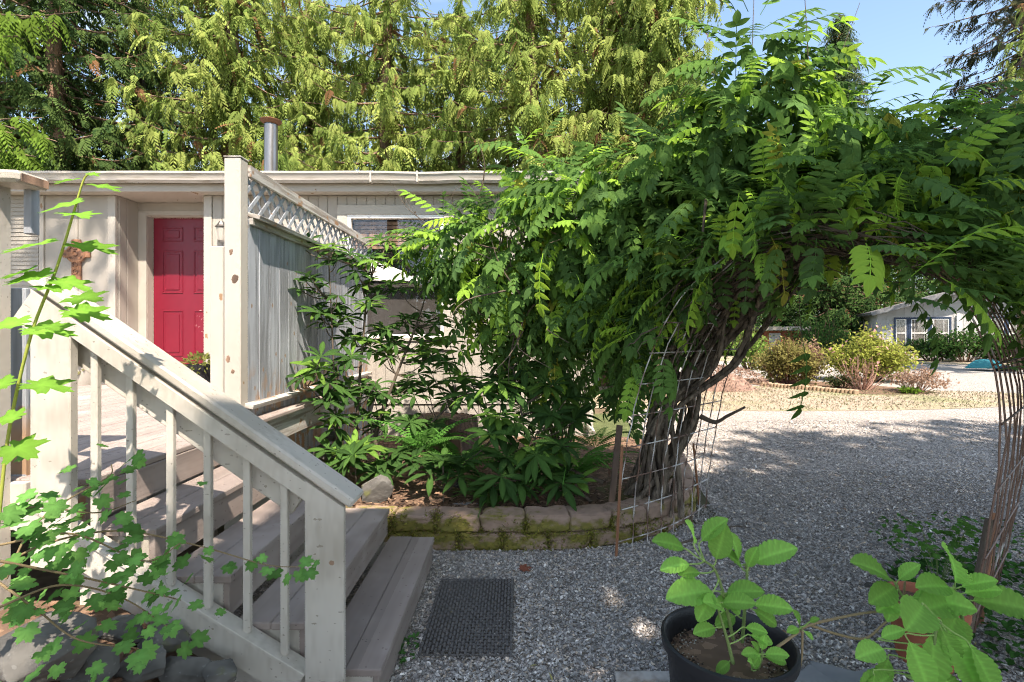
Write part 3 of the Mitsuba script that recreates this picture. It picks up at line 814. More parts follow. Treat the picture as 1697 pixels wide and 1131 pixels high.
# ------------------------------------------------------------------ wisteria on its wire arch
A0, SP, DP = np.array([0.66, 3.42]), np.array([0.76, -0.65]), np.array([0.87, 0.74])
PROF = spline([(0, 0), (.05, .5), (.20, 1.2), (.48, 1.72), (.9, 1.99), (1.32, 1.97), (1.66, 1.76), (1.855, 1.28), (1.845, .72), (1.74, 0)], 90)
_pc = np.concatenate([[0], np.cumsum(np.linalg.norm(np.diff(PROF, axis=0), axis=1))]); _pc /= _pc[-1]


def arch(t, s, off=0.0):
    """Point on the arch: t from the left foot over to the right one, s from the near hoop to the far one, off outwards."""
    t, s, off = np.broadcast_arrays(np.asarray(t, float), np.asarray(s, float), np.asarray(off, float))
    u, z = np.interp(t, _pc, PROF[:, 0]), np.interp(t, _pc, PROF[:, 1])
    e = 0.01; du = np.interp(t + e, _pc, PROF[:, 0]) - np.interp(t - e, _pc, PROF[:, 0]); dz = np.interp(t + e, _pc, PROF[:, 1]) - np.interp(t - e, _pc, PROF[:, 1])
    l = np.hypot(du, dz) + 1e-9; nu, nz = -dz / l, du / l
    u, z = u + nu * off, z + nz * off
    bow = 0.07 * np.sin(np.pi * np.clip(s, 0, 1)) * np.exp(-z / 0.7) * (t < 0.5)
    xy = A0 + u[..., None] * SP + s[..., None] * DP + bow[..., None] * np.array([0.65, -0.76])
    n3 = np.stack([nu * SP[0], nu * SP[1], nz], -1)
    return np.concatenate([xy, z[..., None]], -1), n3


ar = thing('garden_arch', 'rusty wire mesh arch over the gravel path, overgrown by the vine', 'garden arch')
for k in range(9):
    add(ar + '__hoop_wire', tube(arch(np.linspace(0, 1, 46), k / 8.0)[0] + rng.standard_normal((46, 3)) * 0.003, 0.0044, 5), 'wire_metal', smooth=True)
for t in list(np.linspace(0.015, 0.32, 8)) + list(np.linspace(.37, .78, 9)) + [0.84, 0.90, 0.96]:
    add(ar + '__cross_wire', tube(arch(np.full(12, t), np.linspace(-0.01, 1.01, 12), 0.004)[0], 0.0046, 5), 'wire_metal', smooth=True)
add(ar + '__stake', tube([P(1159, 838, 4.36), P(1149, 735, 4.36)], 0.009, 6), 'rust')
add(ar + '__stake', tube([P(1021, 925, 3.36), P(1031, 740, 3.36)], 0.010, 6), 'rust')
p0, p1 = P(1590, 1120, 2.26), P(1640, 860, 2.34)
add(ar + '__stake', bar(p0, p1, 0.024, 0.026, (0, 1, 0)), 'vine_bark')
p0, p1 = P(1622, 1050, 2.6), P(1648, 850, 2.66)
add(ar + '__stake', tube([p0, p1], 0.014, 6), 'rust')

wv = thing('wisteria', 'large wisteria vine covering the wire arch with hanging feathery leaves and a twisted trunk', 'vine')
# trunk: many stems that rise together from the bed and bend over along the arch
base = P(1075, 800, 3.95); base[2] = 0.12
for k in range(30):
    b = base + [U(-.22, .2), U(-.2, .25), 0]
    ph = U(0, 6.3)
    s = U(0.35, 1.05); tt = U(.50, .63)
    q = [b, P(1118 + U(-42, 42), 700, 3.9) + [0, U(-.16, .16), 0], P(1165 + U(-62, 55), 600, 3.85) + [0, U(-.22, .22), 0], arch(0.40 + U(-.05, .03), s, U(-.10, .08))[0], arch(0.48, s + U(-.1, .1), U(-.05, .05))[0], arch(tt, s + U(-.2, .1), U(-.03, .08))[0]]
    c = spline(q, 34)
    w = np.linspace(0, 1, 34)[:, None]
    c = c + 0.05 * np.hstack([np.sin(w * 17 + ph), np.cos(w * 15 + ph), 0.3 * np.sin(w * 11 + ph)]) * np.minimum(1, w * 4)
    r0 = U(.010, .024) if k > 3 else U(.026, .038)
    add(wv + '__stem', tube(c, np.linspace(r0, 0.009, 34), 7), 'trunk_bark', smooth=True)
add(wv + '__stem', tube(spline([P(1160, 690, 3.8), P(1185, 700, 3.75), P(1205, 690, 3.7), P(1235, 675, 3.7)], 12), np.linspace(.02, .008, 12), 6), 'vine_bark', smooth=True)
tw = []
for k in range(230):
    t0 = U(.30, .66); t1 = t0 + U(.08, .28) * (1 if U(0, 1) < .8 else -1)
    n = 10; tt = np.linspace(t0, np.clip(t1, .27, .62), n)
    s = np.clip(U(-.05, 1.05) + np.linspace(0, U(-.5, .5), n), -.12, 1.12)
    o = U(-.06, .10) + 0.03 * np.sin(np.linspace(0, U(2, 9), n) + U(0, 6))
    tw.append(tube(arch(tt, s, o)[0] + rng.standard_normal((n, 3)) * 0.012, np.linspace(U(.003, .008), .002, n), 4, False))
for k in range(140):   # twigs inside the mass to the left
    c = P(U(760, 1080), U(330, 560), U(3.6, 4.4)); e = c + rand_dirs(1)[0] * U(.2, .5)
    tw.append(tube(spline([c, (c + e) / 2 + rng.standard_normal(3) * .05, e], 7), np.linspace(.007, .002, 7), 4, False))
add(wv + '__twigs', merge(tw), 'vine_bark', kind='stuff')

pos, out = [], []


def shell(m, t0, t1, s0, s1, o0, o1):
    t = U(t0, t1, m); s = U(s0, s1, m); o = o0 + (o1 - o0) * rng.random(m) ** 0.8
    p, n = arch(t, s, o); pos.append(p); out.append(n)


def cloud(px, py, Y, rx, ry, rz, m):
    d = rand_dirs(m); r = rng.random(m) ** 0.28
    pos.append(P(px, py, Y) + d * r[:, None] * [rx, ry, rz]); out.append(d)


shell(250, .28, .42, -.12, 1.1, .05, .36)
shell(95, .40, .66, -.20, .02, -.16, .08)
shell(720, .40, .74, -.14, 1.1, .02, .40)
shell(150, .68, .77, -.12, 1.1, .16, .42)
shell(120, .42, .72, .9, 1.15, -.02, .1)
for a in ((900, 420, 4.1, .80, .55, .50, 430), (770, 415, 4.5, .48, .42, .34, 190), (1000, 350, 3.8, .62, .5, .40, 320), (985, 490, 4.1, .50, .5, .42, 280), (1080, 430, 3.7, .45, .4, .45, 180), (880, 300, 4.1, .26, .26, .20, 50),
          (1120, 300, 3.5, .48, .5, .32, 200), (1240, 220, 3.3, .42, .5, .36, 210), (1350, 255, 3.2, .44, .5, .26, 190), (1480, 255, 3.0, .5, .5, .24, 210), (1620, 275, 2.8, .46, .45, .26, 190), (1740, 275, 2.7, .5, .45, .38, 140),
          (1730, 370, 2.75, .22, .3, .28, 60), (1290, 150, 3.3, .26, .3, .22, 60), (1180, 250, 3.3, .3, .3, .2, 70), (1060, 540, 4.2, .3, .35, .3, 70), (900, 560, 4.5, .42, .3, .36, 110), (985, 590, 4.7, .35, .3, .36, 90), (840, 520, 4.4, .3, .25, .3, 70), (1075, 560, 3.55, .22, .15, .32, 45), (1250, 105, 3.15, .20, .2, .14, 34), (1060, 650, 4.1, .15, .2, .3, 26)):
    cloud(*a)
pos, out = np.vstack(pos), np.vstack(out)
keep = pos[:, 2] > 0.55
pos, out = pos[keep], out[keep]; m = len(pos)
hd = unit(out * [1, 1, .30] + rand_dirs(m) * 0.7 + np.array([0, -0.18, 0])[None] + np.array([0, 0, -1.0])[None] * np.where(out[:, 2:] > .15, .10, .42))
X = hd; Z = unit(out * .5 + np.array([0, -0.15, 1.0]) + rand_dirs(m) * 0.35)
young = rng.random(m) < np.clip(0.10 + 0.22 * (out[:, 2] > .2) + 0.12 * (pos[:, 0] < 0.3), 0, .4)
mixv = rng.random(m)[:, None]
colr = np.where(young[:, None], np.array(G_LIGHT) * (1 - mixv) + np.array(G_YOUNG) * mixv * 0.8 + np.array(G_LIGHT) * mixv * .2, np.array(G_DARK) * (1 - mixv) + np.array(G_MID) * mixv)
size = U(.15, .33, m)
old = rng.random(m) < .018; colr[old] = (.40, .40, .07)
near = np.argsort(np.linalg.norm(pos - [0, 0, CZ], axis=1))
# sprays of new growth that stand out in front, measured on the photograph
hero = [(1215, 205, 2.75, 1, -.35, .24), (1315, 150, 2.9, 1, -.1, .22), (1400, 205, 2.8, 1, -.15, .25), (1270, 275, 2.6, .6, -.8, .27), (1225, 320, 2.55, -.35, -.9, .25), (1225, 325, 2.5, .5, -.75, .25), (1500, 300, 2.5, .7, -.6, .24), (1495, 325, 2.5, -.8, -.45, .24), (1605, 215, 2.5, .3, -.9, .24),
        (1620, 275, 2.45, .9, -.3, .27), (1565, 265, 2.5, -.3, -.8, .2), (890, 330, 3.5, -.2, -1, .28), (930, 360, 3.4, .7, -.75, .36), (900, 420, 3.4, -.3, -1, .33), (955, 455, 3.4, .5, -.9, .33), (850, 355, 3.5, -.9, -.4, .26), (1290, 255, 2.7, 1, .0, .2), (1360, 200, 2.7, .3, -.8, .2), (1470, 215, 2.7, .9, -.2, .22),
        (1640, 180, 2.7, .7, -.3, .2), (770, 365, 4.0, -.8, .1, .26), (720, 400, 4.1, -1, -.1, .25), (840, 440, 3.7, -.6, -.8, .26), (1340, 480, 3.3, .2, -1, .16), (1480, 425, 3.3, .2, -1, .15), (1220, 480, 3.4, -.2, -1, .2), (1130, 420, 3.4, .3, -1, .22), (1420, 270, 2.6, .4, -.9, .2), (1330, 290, 2.6, -.5, -.8, .2)]
dark_hero = [(1640, 320, 2.35, -.5, -.85, .27), (1650, 310, 2.35, .5, -.85, .27), (1600, 345, 2.4, -.3, -1, .25), (1150, 330, 2.9, -.8, -.6, .28), (1040, 420, 3.2, -.9, -.4, .3), (1090, 480, 3.2, .3, -.9, .28), (1160, 420, 3.0, .1, -1, .27), (1240, 420, 2.8, -.2, -1, .26), (1270, 430, 2.8, .3, -1, .25), (1680, 400, 2.3, .1, -1, .27),
             (1640, 420, 2.4, -.3, -1, .22), (1330, 565, 3.2, .15, -1, .40), (990, 470, 3.4, -.7, -.7, .3), (1420, 340, 2.6, .5, -.8, .24), (1340, 330, 2.6, -.5, -.8, .24), (1555, 350, 2.5, .1, -1, .24), (1120, 380, 3.0, -.5, -.8, .28), (1190, 360, 2.8, .6, -.8, .26),
             (1200, 60, 3.1, -.9, .3, .3), (1240, 20, 3.1, -.5, .8, .3), (1262, 50, 3.1, .8, .5, .3), (1240, 70, 3.1, -.9, .3, .3), (1250, 95, 3.1, .9, .2, .3), (1230, 110, 3.1, -1, .1, .3), (1215, 85, 3.1, -.8, .5, .28), (1225, 30, 3.1, -.6, .9, .28), (1260, 25, 3.1, .4, .9, .3), (1290, 60, 3.1, .9, .4, .3), (1190, 100, 3.1, -1, -.05, .28), (1310, 90, 3.1, 1, .0, .3), (1200, 130, 3.1, -.9, .1, .26), (1300, 120, 3.1, .8, .3, .3), (1430, 130, 3.1, .9, .35, .3), (1480, 140, 3.0, .9, .25, .3), (1600, 150, 2.9, .9, .3, .26), (1130, 140, 3.2, -.9, -.2, .25), (1150, 180, 3.3, -.9, -.3, .25), (860, 240, 3.9, -.8, .1, .3), (900, 235, 3.9, .3, .8, .22), (880, 265, 3.9, -.3, .9, .22), (940, 300, 3.8, .2, .9, .25), (1060, 250, 3.6, -.2, .9, .3), (1030, 270, 3.7, -.8, .5, .26)]
for lst, light in ((hero, True), (dark_hero, False)):
    for k, (px, py, Y, dx, dz, s) in enumerate(lst):
        d = unit(np.array([dx, -0.35, dz])); zn = unit(np.array([-dz * dx, -0.6, 0.7]))
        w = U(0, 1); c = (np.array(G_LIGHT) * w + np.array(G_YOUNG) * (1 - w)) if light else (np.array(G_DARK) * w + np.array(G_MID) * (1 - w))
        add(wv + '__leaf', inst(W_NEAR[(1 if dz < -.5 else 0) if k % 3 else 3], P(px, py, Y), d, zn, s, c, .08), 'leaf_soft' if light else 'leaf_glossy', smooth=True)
nh = len(hero) + len(dark_hero)
for k in near[:300 - nh]:
    T = W_NEAR[rng.integers(4)] if hd[k, 2] < -.2 else W_NEAR[rng.integers(2) * 3]
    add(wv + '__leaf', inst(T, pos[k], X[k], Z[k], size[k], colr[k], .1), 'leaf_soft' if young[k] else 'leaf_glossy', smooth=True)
rest = near[300 - nh:]
for yg in (True, False):
    pieces = []
    r = rest[young[rest] == yg]
    for j, T in enumerate(W_NEAR):
        k = r[(np.arange(len(r)) % 4) == j]; k = k[np.linalg.norm(pos[k], axis=1) < 5.2]
        pieces.append(inst(T, pos[k], X[k], Z[k], size[k], colr[k], .12))
    for j, T in enumerate(W_FAR):
        k = r[(np.arange(len(r)) % 3) == j]; k = k[np.linalg.norm(pos[k], axis=1) >= 5.2]
        if len(k): pieces.append(inst(T, pos[k], X[k], Z[k], size[k], colr[k], .12))
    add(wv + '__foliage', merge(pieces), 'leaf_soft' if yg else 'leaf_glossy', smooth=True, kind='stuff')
# thin shoots and tendrils
for q, r in (([(1247, 330, 3.1), (1245, 150, 3.1), (1250, -20, 3.1)], .004), ([(1345, 330, 3.0), (1340, 120, 3.0), (1333, -20, 3.0)], .004), ([(1360, 250, 3.0), (1385, 120, 3.0), (1425, 5, 3.0)], .003), ([(1500, 330, 2.6), (1590, 220, 2.6), (1700, 90, 2.6)], .003), ([(1600, 240, 2.7), (1660, 180, 2.7), (1720, 130, 2.7)], .0035),
             ([(820, 330, 4.0), (760, 350, 4.0), (750, 320, 4.0), (775, 305, 4.0), (788, 325, 4.0), (770, 345, 4.0)], .002), ([(735, 390, 4.1), (680, 350, 4.1), (655, 318, 4.1), (640, 325, 4.1)], .003), ([(700, 370, 4.1), (670, 330, 4.1), (645, 300, 4.1)], .002), ([(1130, 330, 3.3), (1120, 220, 3.3), (1085, 150, 3.3)], .003), ([(1335, 420, 3.1), (1325, 500, 3.15), (1330, 565, 3.2)], .003), ([(1170, 330, 2.9), (1165, 380, 2.9), (1162, 440, 2.9)], .010),
             ([(1080, 235, 3.4), (1150, 120, 3.4), (1180, 40, 3.4)], .003), ([(1290, 400, 2.9), (1400, 455, 2.9), (1500, 470, 2.9)], .004)):
    add(wv + '__shoot', tube(spline([P(*a) for a in q], 18), np.linspace(r, r * .5, 18), 5), 'vine_bark', smooth=True)

# ------------------------------------------------------------------ rhododendrons
def whorl(c, ax, n, L, lift):
    """Leaves of one rosette."""
    ax = unit(ax); a = unit(np.cross(ax, [0.3, 0.5, 0.8])); b = np.cross(ax, a)
    th = np.arange(n) * 2.4 + U(0, 6); li = lift + U(-.25, .25, n)
    r = np.cos(th)[:, None] * a + np.sin(th)[:, None] * b
    X = unit(r + ax * li[:, None]); Z = unit(ax - r * li[:, None])
    return np.repeat(c[None], n, 0), X, Z, L * U(.75, 1.1, n)


def rhodo(name, label, stems, tips, L, limit=300):
    tips = [(a, b, c, n + 2) for a, b, c, n in tips] + [(a + U(-16, 16), b + U(-14, 14), c + U(.05, .2), n) for a, b, c, n in tips if U(0, 1) < .9] + [(a + U(-26, 26), b + U(-22, 22), c + U(-.1, .2), n - 1) for a, b, c, n in tips if len(tips) > 20 and U(0, 1) < .6]
    t = thing(name, label, 'shrub', 'rhododendron shrubs in the garden bed')
    for q, r in stems:
        add(t + '__stem', tube(spline([P(*a) for a in q], 16), np.linspace(r, r * .45, 16), 6), 'vine_bark', smooth=True)
    ps, Xs, Zs, ss, cs, tws = [], [], [], [], [], []
    for (px, py, Y, n) in tips:
        c = P(px, py, Y); ax = np.array([U(-.4, .4), U(-.6, .0), 1.0])
        p_, x_, z_, s_ = whorl(c, ax, n, L, U(-.05, .45))
        ps.append(p_); Xs.append(x_); Zs.append(z_); ss.append(s_)
        w = rng.random((n, 1)); g = np.array((.040, .085, .026)) * (1 - w) + np.array((.075, .155, .036)) * w
        if U(0, 1) < .2: g = g * .5 + np.array(G_LIGHT) * .45
        cs.append(g)
        sp = np.vstack([spline([P(*a) for a in q], 16) for q, r in stems]); near_ = sp[np.argmin(np.linalg.norm(sp - c + [0, 0, .12], axis=1))]
        tws.append(tube(spline([near_, (near_ + c) / 2 + [0, 0, -.03], c], 6), np.linspace(.006, .0035, 6), 4, False))
    add(t + '__twigs', merge(tws), 'vine_bark', kind='stuff')
    leaf_parts(t, 'leaf', RHODO, np.vstack(ps), np.vstack(Xs), np.vstack(Zs), np.concatenate(ss), np.vstack(cs), 'leaf_glossy', .1, limit)


tall = [(545, 412, 4.3, 7), (500, 410, 4.4, 7), (580, 420, 4.4, 7), (618, 430, 4.5, 8), (640, 400, 4.6, 8), (690, 395, 4.6, 7), (495, 480, 4.2, 8), (520, 470, 4.2, 6), (545, 440, 4.3, 6), (560, 490, 4.3, 7), (600, 475, 4.5, 8), (630, 475, 4.6, 8), (660, 480, 4.7, 8), (605, 505, 4.4, 7), (550, 545, 4.3, 8), (565, 530, 4.4, 8),
        (590, 560, 4.5, 8), (610, 565, 4.5, 8), (640, 545, 4.6, 8), (670, 535, 4.7, 8), (700, 520, 4.7, 8), (655, 570, 4.6, 8), (640, 590, 4.6, 7), (520, 610, 4.1, 9), (505, 625, 4.0, 9), (545, 635, 4.1, 8), (555, 690, 4.1, 9), (575, 655, 4.2, 8), (540, 665, 4.1, 8), (600, 640, 4.4, 7), (625, 650, 4.5, 7), (570, 600, 4.3, 7), (700, 560, 4.7, 7), (730, 530, 4.7, 8), (750, 560, 4.7, 7), (680, 640, 4.7, 8), (700, 650, 4.7, 8), (715, 620, 4.7, 7), (650, 660, 4.6, 7), (600, 690, 4.4, 7), (640, 700, 4.5, 7), (740, 470, 4.6, 7), (720, 440, 4.6, 7), (590, 450, 4.4, 6), (660, 430, 4.6, 6), (530, 520, 4.2, 6), (740, 600, 4.7, 9), (715, 590, 4.65, 8), (765, 625, 4.7, 8), (700, 605, 4.6, 8), (680, 700, 4.5, 8), (720, 715, 4.5, 8), (750, 655, 4.75, 8)]
rhodo('rhododendron', 'tall open rhododendron with thin bare stems in front of the grey screen and house window',
      [([(635, 770, 4.5), (622, 720, 4.5), (650, 640, 4.55), (690, 540, 4.65)], .022), ([(590, 750, 4.4), (592, 680, 4.4), (602, 560, 4.45), (612, 470, 4.5), (640, 410, 4.6)], .014), ([(660, 745, 4.6), (700, 715, 4.65), (760, 660, 4.7), (825, 625, 4.75)], .013), ([(560, 770, 4.2), (555, 650, 4.2), (550, 540, 4.25), (545, 430, 4.3)], .010), ([(622, 720, 4.5), (570, 700, 4.3), (510, 640, 4.05)], .008), ([(690, 540, 4.65), (705, 480, 4.65), (690, 400, 4.6)], .009)], tall, .18)
rhodo('rhododendron', 'low rhododendron seedling with a few broad leaves just behind the middle of the block wall', [([(735, 835, 3.85), (735, 800, 3.85), (733, 770, 3.85)], .007)], [(735, 765, 3.85, 10), (715, 785, 3.86, 6), (760, 790, 3.84, 5), (700, 770, 3.95, 7)], .21)
rhodo('rhododendron', 'low leafy rhododendron with large drooping rosettes beside the fern, right of the stump', [([(880, 830, 3.9), (880, 770, 3.9), (888, 720, 3.9)], .012), ([(880, 800, 3.9), (850, 740, 3.95), (822, 720, 4.0)], .010), ([(870, 720, 4.0), (860, 660, 4.1), (850, 610, 4.2)], .010)],
      [(888, 755, 3.75, 11), (815, 720, 3.9, 10), (825, 690, 4.0, 9), (850, 650, 4.1, 9), (830, 640, 4.15, 8), (870, 610, 4.2, 8), (820, 590, 4.3, 8), (905, 640, 4.1, 8), (840, 760, 3.85, 8), (905, 790, 3.75, 7), (860, 800, 3.8, 7), (915, 690, 4.0, 8), (940, 660, 4.1, 8), (800, 650, 4.2, 7), (930, 740, 3.8, 9), (860, 700, 3.85, 9), (950, 700, 4.2, 8), (880, 560, 4.3, 8), (770, 640, 4.4, 8), (770, 765, 3.9, 9), (830, 790, 3.7, 7), (930, 800, 3.7, 7)], .22)
rhodo('rhododendron', 'low clump of rhododendron sprouts behind the grey boulder by the stairs', [([(590, 800, 3.95), (588, 770, 3.95), (585, 750, 3.95)], .008), ([(640, 800, 4.1), (640, 775, 4.1), (645, 750, 4.1)], .008)],
      [(585, 755, 3.9, 10), (575, 770, 3.88, 8), (640, 765, 4.1, 8), (660, 750, 4.15, 8), (625, 780, 4.0, 7), (605, 745, 4.0, 8), (560, 750, 4.0, 7)], .20)

t = thing('bed_shrub', 'dark narrow leaved shrub in the shade under the vine near the house corner', 'shrub')
b = P(935, 760, 4.9); b[2] = .2; ps, st_ = [], []
for k in range(26):
    e = b + np.array([U(-.42, .35), U(-.3, .3), U(.35, 1.05)]); c = spline([b, (b + e) / 2 + [0, 0, .08], e], 8); st_.append(tube(c, np.linspace(.007, .002, 8), 4, False))
    ps.append(c[rng.integers(3, 8, 34)] + rng.standard_normal((34, 3)) * .05)
ps = np.vstack(ps); m = len(ps)
add(t + '__stems', merge(st_), 'vine_bark', kind='stuff')
leaf_parts(t, 'leaf', RHODO, ps, rand_dirs(m) + [0, -.2, -.1], rand_dirs(m) * .5 + [0, -.2, 1], U(.06, .10, m), np.array(G_MID)[None] * U(.6, 1.3, (m, 1)), 'leaf_glossy', .1, 60)

# ------------------------------------------------------------------ sword ferns
for (px, py, Y, n, L, lab) in ((700, 745, 4.35, 16, .62, 'sword fern with long fronds reaching right in front of the old stump'), (760, 780, 4.4, 20, .66, 'sword fern with arching fronds in front of the stump'), (815, 835, 3.85, 15, .42, 'small sword fern just behind the block wall, below the broad rosettes'), (945, 790, 4.2, 22, .70, 'dark sword fern left of the vine trunk'), (985, 740, 4.8, 10, .5, 'sword fern in the shade near the house corner'), (880, 690, 4.9, 10, .5, 'sword fern behind the low broad leaved rosettes')):
    t = thing('sword_fern', lab, 'fern', 'sword ferns in the garden bed')
    for k in range(n):
        a = k * 2.4 + U(-.3, .3); li = U(.25, .9)
        d = np.array([math.cos(a), math.sin(a) - .1, li])
        add(t + '__frond', inst(FROND, P(px, py, Y) + [math.cos(a) * .02, math.sin(a) * .02, 0], unit(d), [0, 0, 1], L * U(.75, 1.15), np.array((.13, .31, .06)) * U(.7, 1.25)), 'leaf_soft', smooth=True)

# ------------------------------------------------------------------ stump, rocks, sticks, litter in the bed
sp_ = thing('tree_stump', 'dark mossy old tree stump with a brown crumbling top in the garden bed', 'tree stump')
cx = P(728, 700, 5.2)
ang = np.linspace(0, 2 * np.pi, 40, endpoint=False)
prof_ = []
for z, r in ((.1, .42), (.25, .36), (.42, .34), (.56, .335), (.60, .32)):
    prof_.append(np.stack([np.cos(ang) * r * (1 + .10 * np.sin(ang * 5 + z) + .05 * np.sin(ang * 11)), np.sin(ang) * r * .8 * (1 + .10 * np.sin(ang * 5 + z)), np.full(40, z) + .015 * np.sin(ang * 7)], 1))
v = np.vstack(prof_) + [cx[0], 5.3, 0]
i = np.arange(4)[:, None] * 40; j = np.arange(40)[None]; k = (j + 1) % 40
q = np.stack([i + j, i + k, i + 40 + k, i + 40 + j], -1).reshape(-1, 4)
add(sp_ + '__trunk', (v, np.vstack([q[:, [0, 1, 2]], q[:, [0, 2, 3]]])), 'bark', smooth=40)
top = grid_mesh(np.linspace(-.34, .34, 24), np.linspace(-.28, .28, 20), lambda a, b: np.where((a / .34) ** 2 + (b / .28) ** 2 < 1, .60, .5) + .05 * (meshkit.fbm(np.stack([a * 9, b * 9, a * 0], -1), 3, 5) - .5))
add(sp_ + '__top', (top[0] + [cx[0], 5.3, 0.005], top[1]), 'soil', smooth=True)


def rock(px, py, Y, r, lab, seed, flat=.75, cut=.66, planes=14, bs='rock', grp='rocks'):
    t = thing('rock', lab, 'rock', grp)
    v, f = blob(r, 4, .22, 1.6, seed, flat, cut, planes)
    c = P(px, py, Y); scene[t] = mply((v + c, f), bs, smooth=35)
    used.setdefault(t, 1)


rock(617, 812, 3.86, (.155, .10, .125), 'grey pointed boulder in the bed right behind the stairs', 6, 1.0, .48, 9)
rock(545, 752, 4.4, (.16, .13, .10), 'rounded brown grey rock at the foot of the grey screen', 2)
rock(553, 722, 4.5, (.14, .12, .08), 'smaller rock lying on the mound against the grey screen', 3)
rock(757, 800, 4.1, (.09, .07, .06), 'small pale stone half hidden under fern leaves', 4)
v_ = thing('rock', 'thin flat slate stone lying on top of the block wall', 'rock')
vv, ff = blob((.10, .04, .012), 3, .2, 2, 9, 1.0); scene[v_] = mply((vv + P(775, 836, 3.75), ff), 'slate', smooth=35)
for q, r, lab in (([(905, 778, 3.95), (940, 800, 3.9), (980, 832, 3.85)], .013, 'fallen mossy branch sloping down to the wall left of the vine trunk'), ([(915, 765, 4.0), (960, 785, 4.0), (1000, 800, 3.95)], .016, 'thickest fallen branch, farthest back in the bed by the vine trunk'), ([(925, 810, 3.9), (955, 830, 3.85)], .010, 'short fallen branch, the front one of three in the bed')):
    t = thing('branch', lab, 'branch', 'fallen branches in the bed')
    scene[t] = mply(tube(spline([P(*a) for a in q], 10), r, 7), 'vine_bark', smooth=True)
t = thing('wooden_stake', 'flat brown wooden stake leaning behind the wire mesh at the left foot of the arch', 'stake')
scene[t] = mply(bar(P(1013, 835, 3.75), P(1027, 705, 3.8), .045, .018, (0, 1, 0)), 'bark')
dl = thing('dead_leaf', 'dry curled tan leaf cluster lying on the soil behind the block wall', 'dead leaf')
pp = P(724, 822, 3.72) + rng.standard_normal((7, 3)) * [.035, .03, .012]
scene[dl] = mply(inst(MAPLE, pp, rand_dirs(7) * [1, 1, .4], [0, 0, 1], U(.05, .09, 7))[:2], 'tinted_matte', color=np.tile([.42, .25, .15], (7 * len(MAPLE[0]), 1)))
m = 5200   # bark chips and needles on the soil
add(wl + '__moss', inst(MOSS, moss_args[0], unit(rand_dirs(moss_args[1]) + [0, -1.0, .3]), rand_dirs(moss_args[1]), U(.012, .030, moss_args[1]), np.array([(.16, .17, .025), (.26, .24, .04), (.17, .12, .05), (.10, .11, .02)])[rng.integers(4, size=moss_args[1])]), 'tinted_matte', kind='stuff')
bx, by = U(-1.7, 1.5, m), 3.7 + 2.3 * rng.random(m) ** 1.6
bz = bed_z(bx, by); ok = bz > 0.05
cc = np.array([(.20, .11, .07), (.11, .07, .045), (.30, .20, .13), (.06, .04, .03)])[rng.integers(4, size=m)]
chip = inst(NEEDLE, np.stack([bx, by, bz + .008], 1)[ok], (rand_dirs(m) * [1, 1, .3])[ok], [0, 0, 1], U(.015, .055, m)[ok], cc[ok])
add('bark_litter', chip, 'tinted_matte', kind='stuff', label='brown bark chips and dead needles scattered over the garden bed soil')
tag('bark_litter', None, 'litter')

# ------------------------------------------------------------------ young maple shoot and leafy shrub at the left
mp = thing('maple_sapling', 'thin maple sapling with bright toothed leaves rising past the railing at the left', 'sapling')
YM = 1.45
add(mp + '__stem', tube(spline([P(-4, 880, 1.5), P(14, 720, 1.48), P(50, 560, YM), P(92, 450, YM), P(120, 360, YM), P(138, 300, YM), P(150, 287, YM)], 30), np.linspace(.0048, .0022, 30), 6), 'tinted_matte', (.30, .33, .06), smooth=True)
lp = [(110, 335, 78, -1), (140, 353, 66, 1), (67, 399, 90, -1), (141, 402, 86, 1), (24, 448, 70, -1), (62, 455, 80, -1), (105, 460, 74, 1), (92, 473, 60, 1), (138, 494, 74, 1), (128, 512, 80, 1), (20, 537, 80, -1), (64, 543, 86, 1), (88, 540, 60, 1), (8, 632, 66, -1), (66, 634, 84, 1), (152, 287, 24, 1), (118, 296, 44, -1), (166, 305, 56, 1), (20, 690, 60, -1), (40, 735, 80, 1)]
for px, py, w, sg in lp:
    Y = YM + U(-.08, .08); s = w / FPX * Y * 1.0
    d = unit(np.array([sg * 1.0, U(-.5, .3), U(-.25, .0)]))
    c = P(px - sg * w * .42, py, Y)
    add(mp + '__leaf', inst(MAPLE, c, d, np.array([U(-.2, .2), U(-.65, -.25), 1]), s, np.array((.20, .40, .055)) * U(.75, 1.1), .05), 'leaf_soft', smooth=True)

vm = thing('leafy_shrub', 'low sprawling shrub with bright green lobed leaves in front of the stair railing', 'shrub')
arms = [[(-10, 905, 1.35), (120, 885, 1.42), (240, 930, 1.5), (300, 900, 1.55)], [(-10, 945, 1.3), (80, 900, 1.4), (200, 880, 1.5), (330, 905, 1.6), (440, 936, 1.68), (505, 940, 1.7)], [(-10, 1010, 1.25), (100, 970, 1.35), (200, 990, 1.45), (280, 1040, 1.5)],
        [(-10, 960, 1.3), (60, 1010, 1.3), (130, 1060, 1.3), (230, 1075, 1.4)], [(10, 960, 1.3), (50, 880, 1.35), (110, 830, 1.45), (180, 790, 1.55), (185, 770, 1.58)], [(0, 860, 1.3), (60, 840, 1.4), (160, 850, 1.5), (225, 830, 1.6)], [(0, 930, 1.25), (150, 960, 1.4), (260, 985, 1.5), (300, 995, 1.55)]]
ps, ds = [], []
